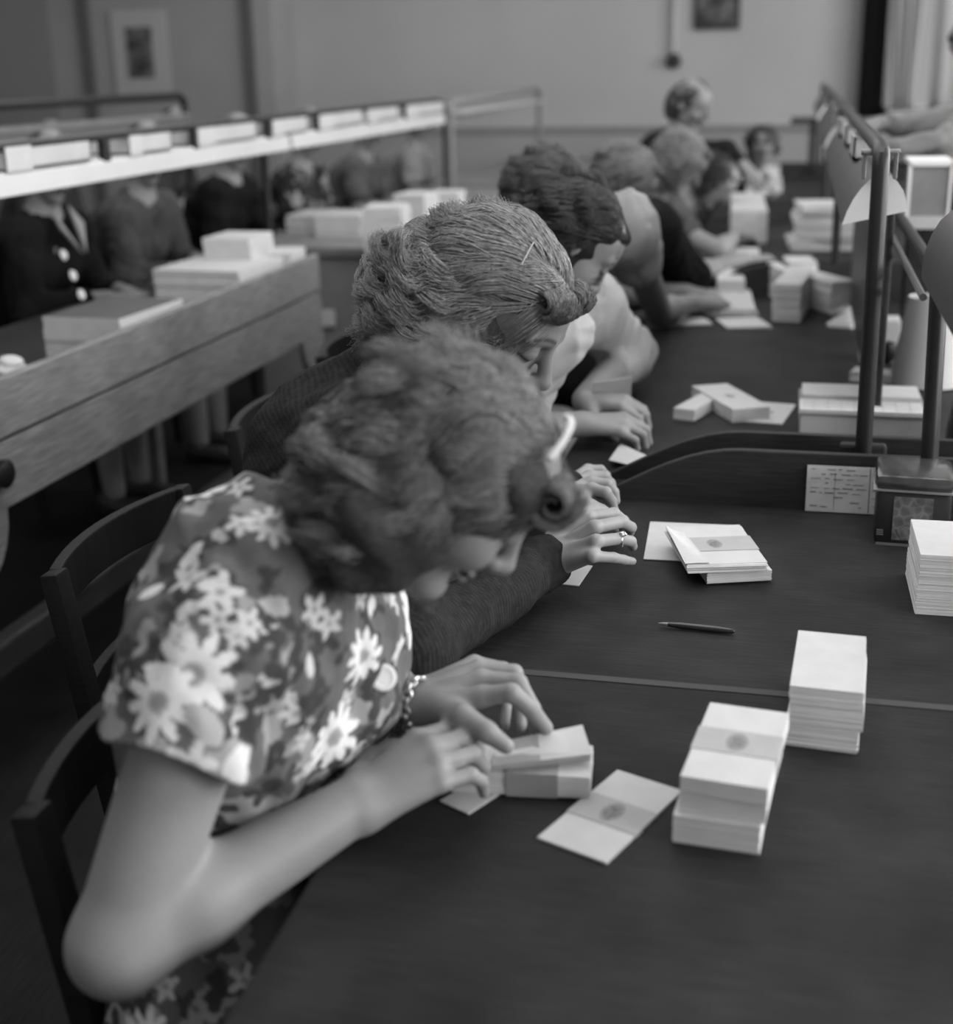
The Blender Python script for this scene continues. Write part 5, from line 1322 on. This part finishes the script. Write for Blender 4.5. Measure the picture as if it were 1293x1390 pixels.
    for s in ('R', 'L'):
        if o['legs'] and o.get('shoes', True): shoe_mesh(J['ankle'+s], (fx, 0, 0), root, M_SHOE)
    return root, J, H
M_SHOE = mat('dark_shoe_leather', .03, .4, .4)
M_HD = hair_mat('dark_hair', .035, .35, .6); M_HL = hair_mat('light_hair', .22, .4, .5); M_HM = hair_mat('brown_wavy_hair', .10, .38, .5); M_HB = hair_mat('blond_hair', .34, .35, .6)
def cloth(name, g, amt=.08, sc=12, attr=None): return mat(name, g, .9, .1, (sc, amt, 4), (220, .1), attr=attr)
# third: dark hair, pale blouse
h = PD(776, 328, 2.50)
seated('dark-haired woman in pale short-sleeved blouse holding a paper, third along the row', h, (.58, .22, -.78), h+A([-.14, .05, -.10]),
       dict(cloth=cloth('pale_blouse', .38), hair=M_HD, hairc=hair_mat('dark_under', .014, .6, .3), style='curl', nstr=2600, h=.0042, detail=True, skin=M_SKIN, srad=.0006, shR=PD(742, 450, 2.36), shL=PD(796, 418, 2.78), elbR=PZ(690, 590, .79), wrR=PZ(788, 574, .80), elbL=PZ(856, 480, .835), wrL=PZ(792, 541, .815), hdR=(1, .22, .02), hdL=(1, -.1, 0), sleeve=1.35, build=1.02, pel=(-.80, 2.45, .56), res_hair=.004))
c_ = [PZ(806, 548, .80), PZ(856, 540, .80), PZ(857, 512, .855), PZ(803, 520, .855)]
hp_ = MB().prism([p for p in c_], (0, .002, .001)).build('held_slip', mat('grey_paper', .34, .8), loc=c_[0]); tag(hp_, 'grey paper slip held upright in the hand of the pale-bloused woman', 'paper')
h = PD(745, 270, 3.2)
seated('brown-haired woman with bare arms behind the dark-haired one, fourth along the row', h, (.75, .1, -.66), h+A([-.12, .05, -.12]),
       dict(cloth=cloth('white_summer_blouse', .28), hair=M_HM, hairc=hair_mat('brown_under2', .04, .6, .3), style='curl', nstr=1800, h=.0055, skin=M_SKIN, shR=PD(846, 305, 2.98), elbR=PZ(894, 424, .80), wrR=PZ(942, 410, .80), hdR=(.7, .6, 0), sleeve=.35, pel=(-.86, 3.12, .56), srad=.0008, elbL=PZ(850, 400, .80), wrL=PZ(930, 395, .80)))
h = PD(850, 246, 4.15)
seated('light-haired woman in black dress, fifth along the row', h, (.72, .2, -.66), h+A([-.10, .04, -.14]),
       dict(cloth=cloth('black_dress_cloth', .012), hair=M_HL, hairc=hair_mat('light_under', .06, .6, .3), style='long', nstr=2200, h=.006, shR=PD(885, 310, 3.85), elbR=PZ(935, 378, .82), wrR=PZ(1010, 352, .80), hdR=(1, .25, 0), sleeve=1.15, srad=.0011, pel=(-.78, 4.05, .56), build=1.1))
h = PD(925, 220, 5.1)
seated('blonde woman with a shining wave of hair, sixth along the row', h, (.72, .1, -.68), h+A([-.12, .03, -.13]),
       dict(cloth=cloth('grey_patterned_cloth', .07, .5, 40), hair=M_HB, hairc=hair_mat('blond_under', .08, .5, .3), style='long', nstr=1800, h=.007, elbR=PZ(975, 340, .80), wrR=PZ(1000, 318, .80), sleeve=.5, srad=.0014))
h = PD(970, 246, 5.8)
seated('woman with dark hair bowed low over the third table, behind the blonde one', h, (.66, -.1, -.75), h+A([-.14, .03, -.10]),
       dict(cloth=cloth('grey_overall', .09), hair=M_HD, style='curl', nstr=500, h=.008, srad=.0016))
h = PD(1034, 200, 7.6)
seated('woman with dark curly hair at the far end of the row', h, (.25, -.80, -.55), h+A([-.03, .10, -.15]),
       dict(cloth=cloth('dark_far_dress', .03), hair=M_HD, style='curl', nstr=500, h=.009, srad=.002, sleeve=1.6, wrR=h+A([-.05, -.25, -.28]), wrL=h+A([.1, -.25, -.28]), build=1.05))
# woman standing and bending, in dark dress
def standing(label, head, F, neck, pel, opt):
    o = dict(h=.008); o.update(opt); n = A(neck); pel = A(pel)
    J = dict(neck=n, pelvis=pel, shoulderR=n+A([.02, -.16, -.06]), shoulderL=n+A([.02, .16, -.06]), elbowR=A(o['elbR']), wristR=A(o['wrR']), elbowL=A(o['elbL']), wristL=A(o['wrL']),
             hipR=pel+A([0, -.09, -.04]), hipL=pel+A([0, .09, -.04]), kneeR=A([pel[0]+.02, pel[1]-.09, .48]), kneeL=A([pel[0]+.02, pel[1]+.09, .48]), ankleR=A([pel[0]-.03, pel[1]-.09, .09]), ankleL=A([pel[0]-.03, pel[1]+.09, .09]))
    root = person_root('woman', (pel[0], pel[1], 0), label); H = Head(head, F); f = body_field(J, .96); H.prims(f, n, .047, True)
    for s, q in (('R', 1), ('L', -1)): hand(f, J['wrist'+s], J['wrist'+s]-J['elbow'+s], (0, 0, 1), q, [(25, 40, 30)]*4, sc=.95)
    add_body(root, f, o['h'], H, M_SKIN2); D = dress_field(J, .012, 1., sleeve=1.7, bust=1); V, Q = D.mesh(.008)
    mesh_obj('dress', rel(root, V), Q, o['cloth'], root, True)
    cf, dp = hair_cap(H, [('e', (-.055, 0, -.02), (.075, .088, .09))], groove=.003, gf=34); V, Q = cf.mesh(.007, dp); mesh_obj('hair', rel(root, V), Q, M_HD, root, True)
    for s in 'RL': shoe_mesh(J['ankle'+s], (1, 0, 0), root, M_SHOE)
h = PD(937, 142, 6.5)
standing('woman in dark dress standing bent over the row, her head highest against the wall', h, (.86, -.35, -.38), h+A([-.08, .03, -.16]), (h[0]-.30, h[1]+.02, .86),
         dict(cloth=cloth('dark_standing_dress', .015), elbR=PD(985, 205, 6.4), wrR=PD(1010, 225, 6.3), elbL=h+A([.12, .25, -.35]), wrL=h+A([.3, .2, -.38])))
# ---- left row
LROW = [
 ('woman in black dress with white buttons and pale collar, behind the left table', (70, 224, 4.15), dict(cloth=cloth('black_button_dress', .010), hair=M_HD, sleeve=1.7, build=1.08), (.75, -.35, -.55)),
 ('woman in plain grey dress, second behind the left table', (212, 206, 4.75), dict(cloth=cloth('plain_grey_cloth', .065), hair=M_HD, sleeve=1.5, build=1.12), (.62, -.5, -.6)),
 ('woman in black sleeves beside the white piles, third behind the left row', (322, 190, 5.5), dict(cloth=cloth('black_wool', .010), hair=M_HM, sleeve=1.6), (.7, -.3, -.6)),
 ('woman in dark dress printed with white flowers, behind the second left desk', (438, 178, 6.3), dict(cloth=cloth('dark_flower_print', .16, attr='print'), hair=M_HD, sleeve=.6, print_=dict(base=.2, nrand=(60, 60, 160, 30), scale=1.1)), (.7, -.3, -.6)),
 ('woman in mid-grey blouse, fifth along the left row', (520, 172, 7.2), dict(cloth=cloth('mid_grey_blouse', .10), hair=M_HD, sleeve=.6), (.7, -.2, -.6)),
 ('woman in light grey blouse beside the rack post, last of the left row', (590, 165, 8.2), dict(cloth=cloth('light_grey_blouse', .2), hair=M_HD, sleeve=.6), (.7, -.2, -.6)),
]
for i, (lb, hp_, o_, F_) in enumerate(LROW):
    hp_ = (hp_[0], hp_[1], hp_[2]*1.04); h = PD(*hp_); o_.update(style='curl' if i % 2 else 'bun', nstr=0, h=.008 if i < 3 else .009, ankx=.45, res_hair=.007)
    h[0] = min(h[0], -2.36) if i else h[0]
    r_, J_, H_ = seated(lb, h, F_, h+A([-.07, .03, -.17]), o_)
    if i == 0:
        cf = Field(); n_ = J_['neck']
        cl = MB()
        for q in (-1, 1): cl.prism([n_+A([.06, q*.055, .03]), n_+A([.135, q*.012, -.12]), n_+A([.10, q*.075, -.03])], (.006, 0, .004))
        cl_ = cl.build('collar', mat('pale_collar', .26, .8), r_); cl_.data.transform(Matrix.Translation(-Vector(r_.location)))
        for k in range(3):
            b = MB().lathe((0, 0, 0), [(.002, -.004), (.017, 0), (.014, .005), (.002, .006)], 16).build('button', M_ENAMEL, r_, True)
            tgt = [PD(86, 346, 4.05), PD(99, 374, 4.0), PD(110, 400, 3.95)][k]; b.location = tuple(tgt-A(r_.location)); b.rotation_euler = (0, math.radians(75), 0)
# far row heads
for u, v, d, lb in [(70, 196, 6.2, 'far left row woman whose dark head shows over the nearest card box'), (238, 172, 7.6, 'far left row woman whose dark head shows at the dark rack end')]:
    h = PD(u, v, d); seated(lb, h, (.75, -.3, -.55), h+A([-.07, .03, -.17]), dict(cloth=cloth('far_grey_dress', .06), hair=M_HD, nstr=0, h=.012, res_hair=.01, shoes=False))
# opposite: pale sleeve and arm seen over the reflector
h = PD(1330, 60, 4.3)
seated('person in light sleeves across the table, forearms resting behind the tall post', h, (-.7, -.2, -.6), h+A([.10, .02, -.16]),
       dict(fx=-1., cloth=cloth('light_overall', .24), hair=M_HD, nstr=0, h=.007, sleeve=1.75, elbR=PD(1284, 172, 4.0), wrR=PD(1192, 168, 4.0), elbL=PD(1290, 200, 3.7), wrL=PD(1200, 206, 3.8), shR=PD(1330, 140, 4.35), shL=PD(1335, 150, 3.8), build=1.05))

# ------------------------------------------------------------------ chairs
def chair(x, y, label):
    """x = front edge of the seat, seat centre line y"""
    c = empty('wooden_chair', (x-.2, y, 0)); tag(c, label, 'chair')
    s_ = MB().box((0, 0, .425), (.42, .42, .03), bevel=.01); s_.build('seat', M_CH, c, True)
    for q in (-1, 1):
        MB().tube([(.17, q*.17, .41), (.185, q*.18, 0)], [.018, .014], 10).build('leg', M_CH, c, True)
        MB().tube([(-.19, q*.17, .41), (-.235, q*.18, 0)], [.018, .015], 10).build('leg', M_CH, c, True)
        MB().box((-.225, q*.195, .612), (.028, .034, .40), M=Matrix.Rotation(math.radians(-9), 4, 'Y'), bevel=.005).build('back_post', M_CH, c, True)
        MB().tube([(.175, q*.175, .2), (-.21, q*.175, .2)], .009, 8).build('stretcher', M_CH, c, True)
    for z_, h_ in ((.775, .07), (.61, .045)):
        b = MB(); n = 10; xo = -.225-(z_-.625)*.158
        pts = [(xo-.035*(1-(2*k/n-1)**2), -.19+.38*k/n) for k in range(n+1)]
        b.prism([(px, py, z_-h_/2) for px, py in pts]+[(px-.018, py, z_-h_/2) for px, py in pts[::-1]], (0, 0, h_)); b.build('back_rail', M_CH, c, bevel=.003)
    return c
M_CH = mat('chair_wood', .012, .6, .15, (5, .2, 4), extra=grain_x)
ch0 = chair(-.20, 1.145, 'dark wooden chair under the woman in the flowered dress')
def more_chair(x, y, label):
    c = copy_tree(ch0); c.location = (x-.2, y, 0); c['label'] = label; return c
more_chair(-.50, 1.70, 'dark wooden chair under the curly-haired woman in the dark cardigan')
for w_, lb in zip(('woman.002', 'woman.003', 'woman.004', 'woman.005', 'woman.006', 'woman.007'), ('dark wooden chair under the pale-bloused woman', 'dark wooden chair under the bare-armed fourth woman of the row', 'dark wooden chair under the light-haired woman in black', 'dark wooden chair under the blonde woman', 'dark wooden chair under the bowed woman behind the blonde one', 'dark wooden chair under the curly-haired woman at the row end')):
    o_ = bpy.data.objects[w_]; more_chair(o_.location[0]+.24, o_.location[1], lb)
for i, lb in enumerate(('chair of the woman with white buttons behind the left table', 'chair of the woman in plain grey behind the left table', 'chair of the woman in black sleeves, left row', 'chair of the woman in the dark flower print, left row', 'chair of the woman in the mid-grey blouse, left row', 'chair of the woman in the light grey blouse, left row')):
    o_ = bpy.data.objects['woman.%03d' % (9+i)]; more_chair(o_.location[0]+.24, o_.location[1], lb)
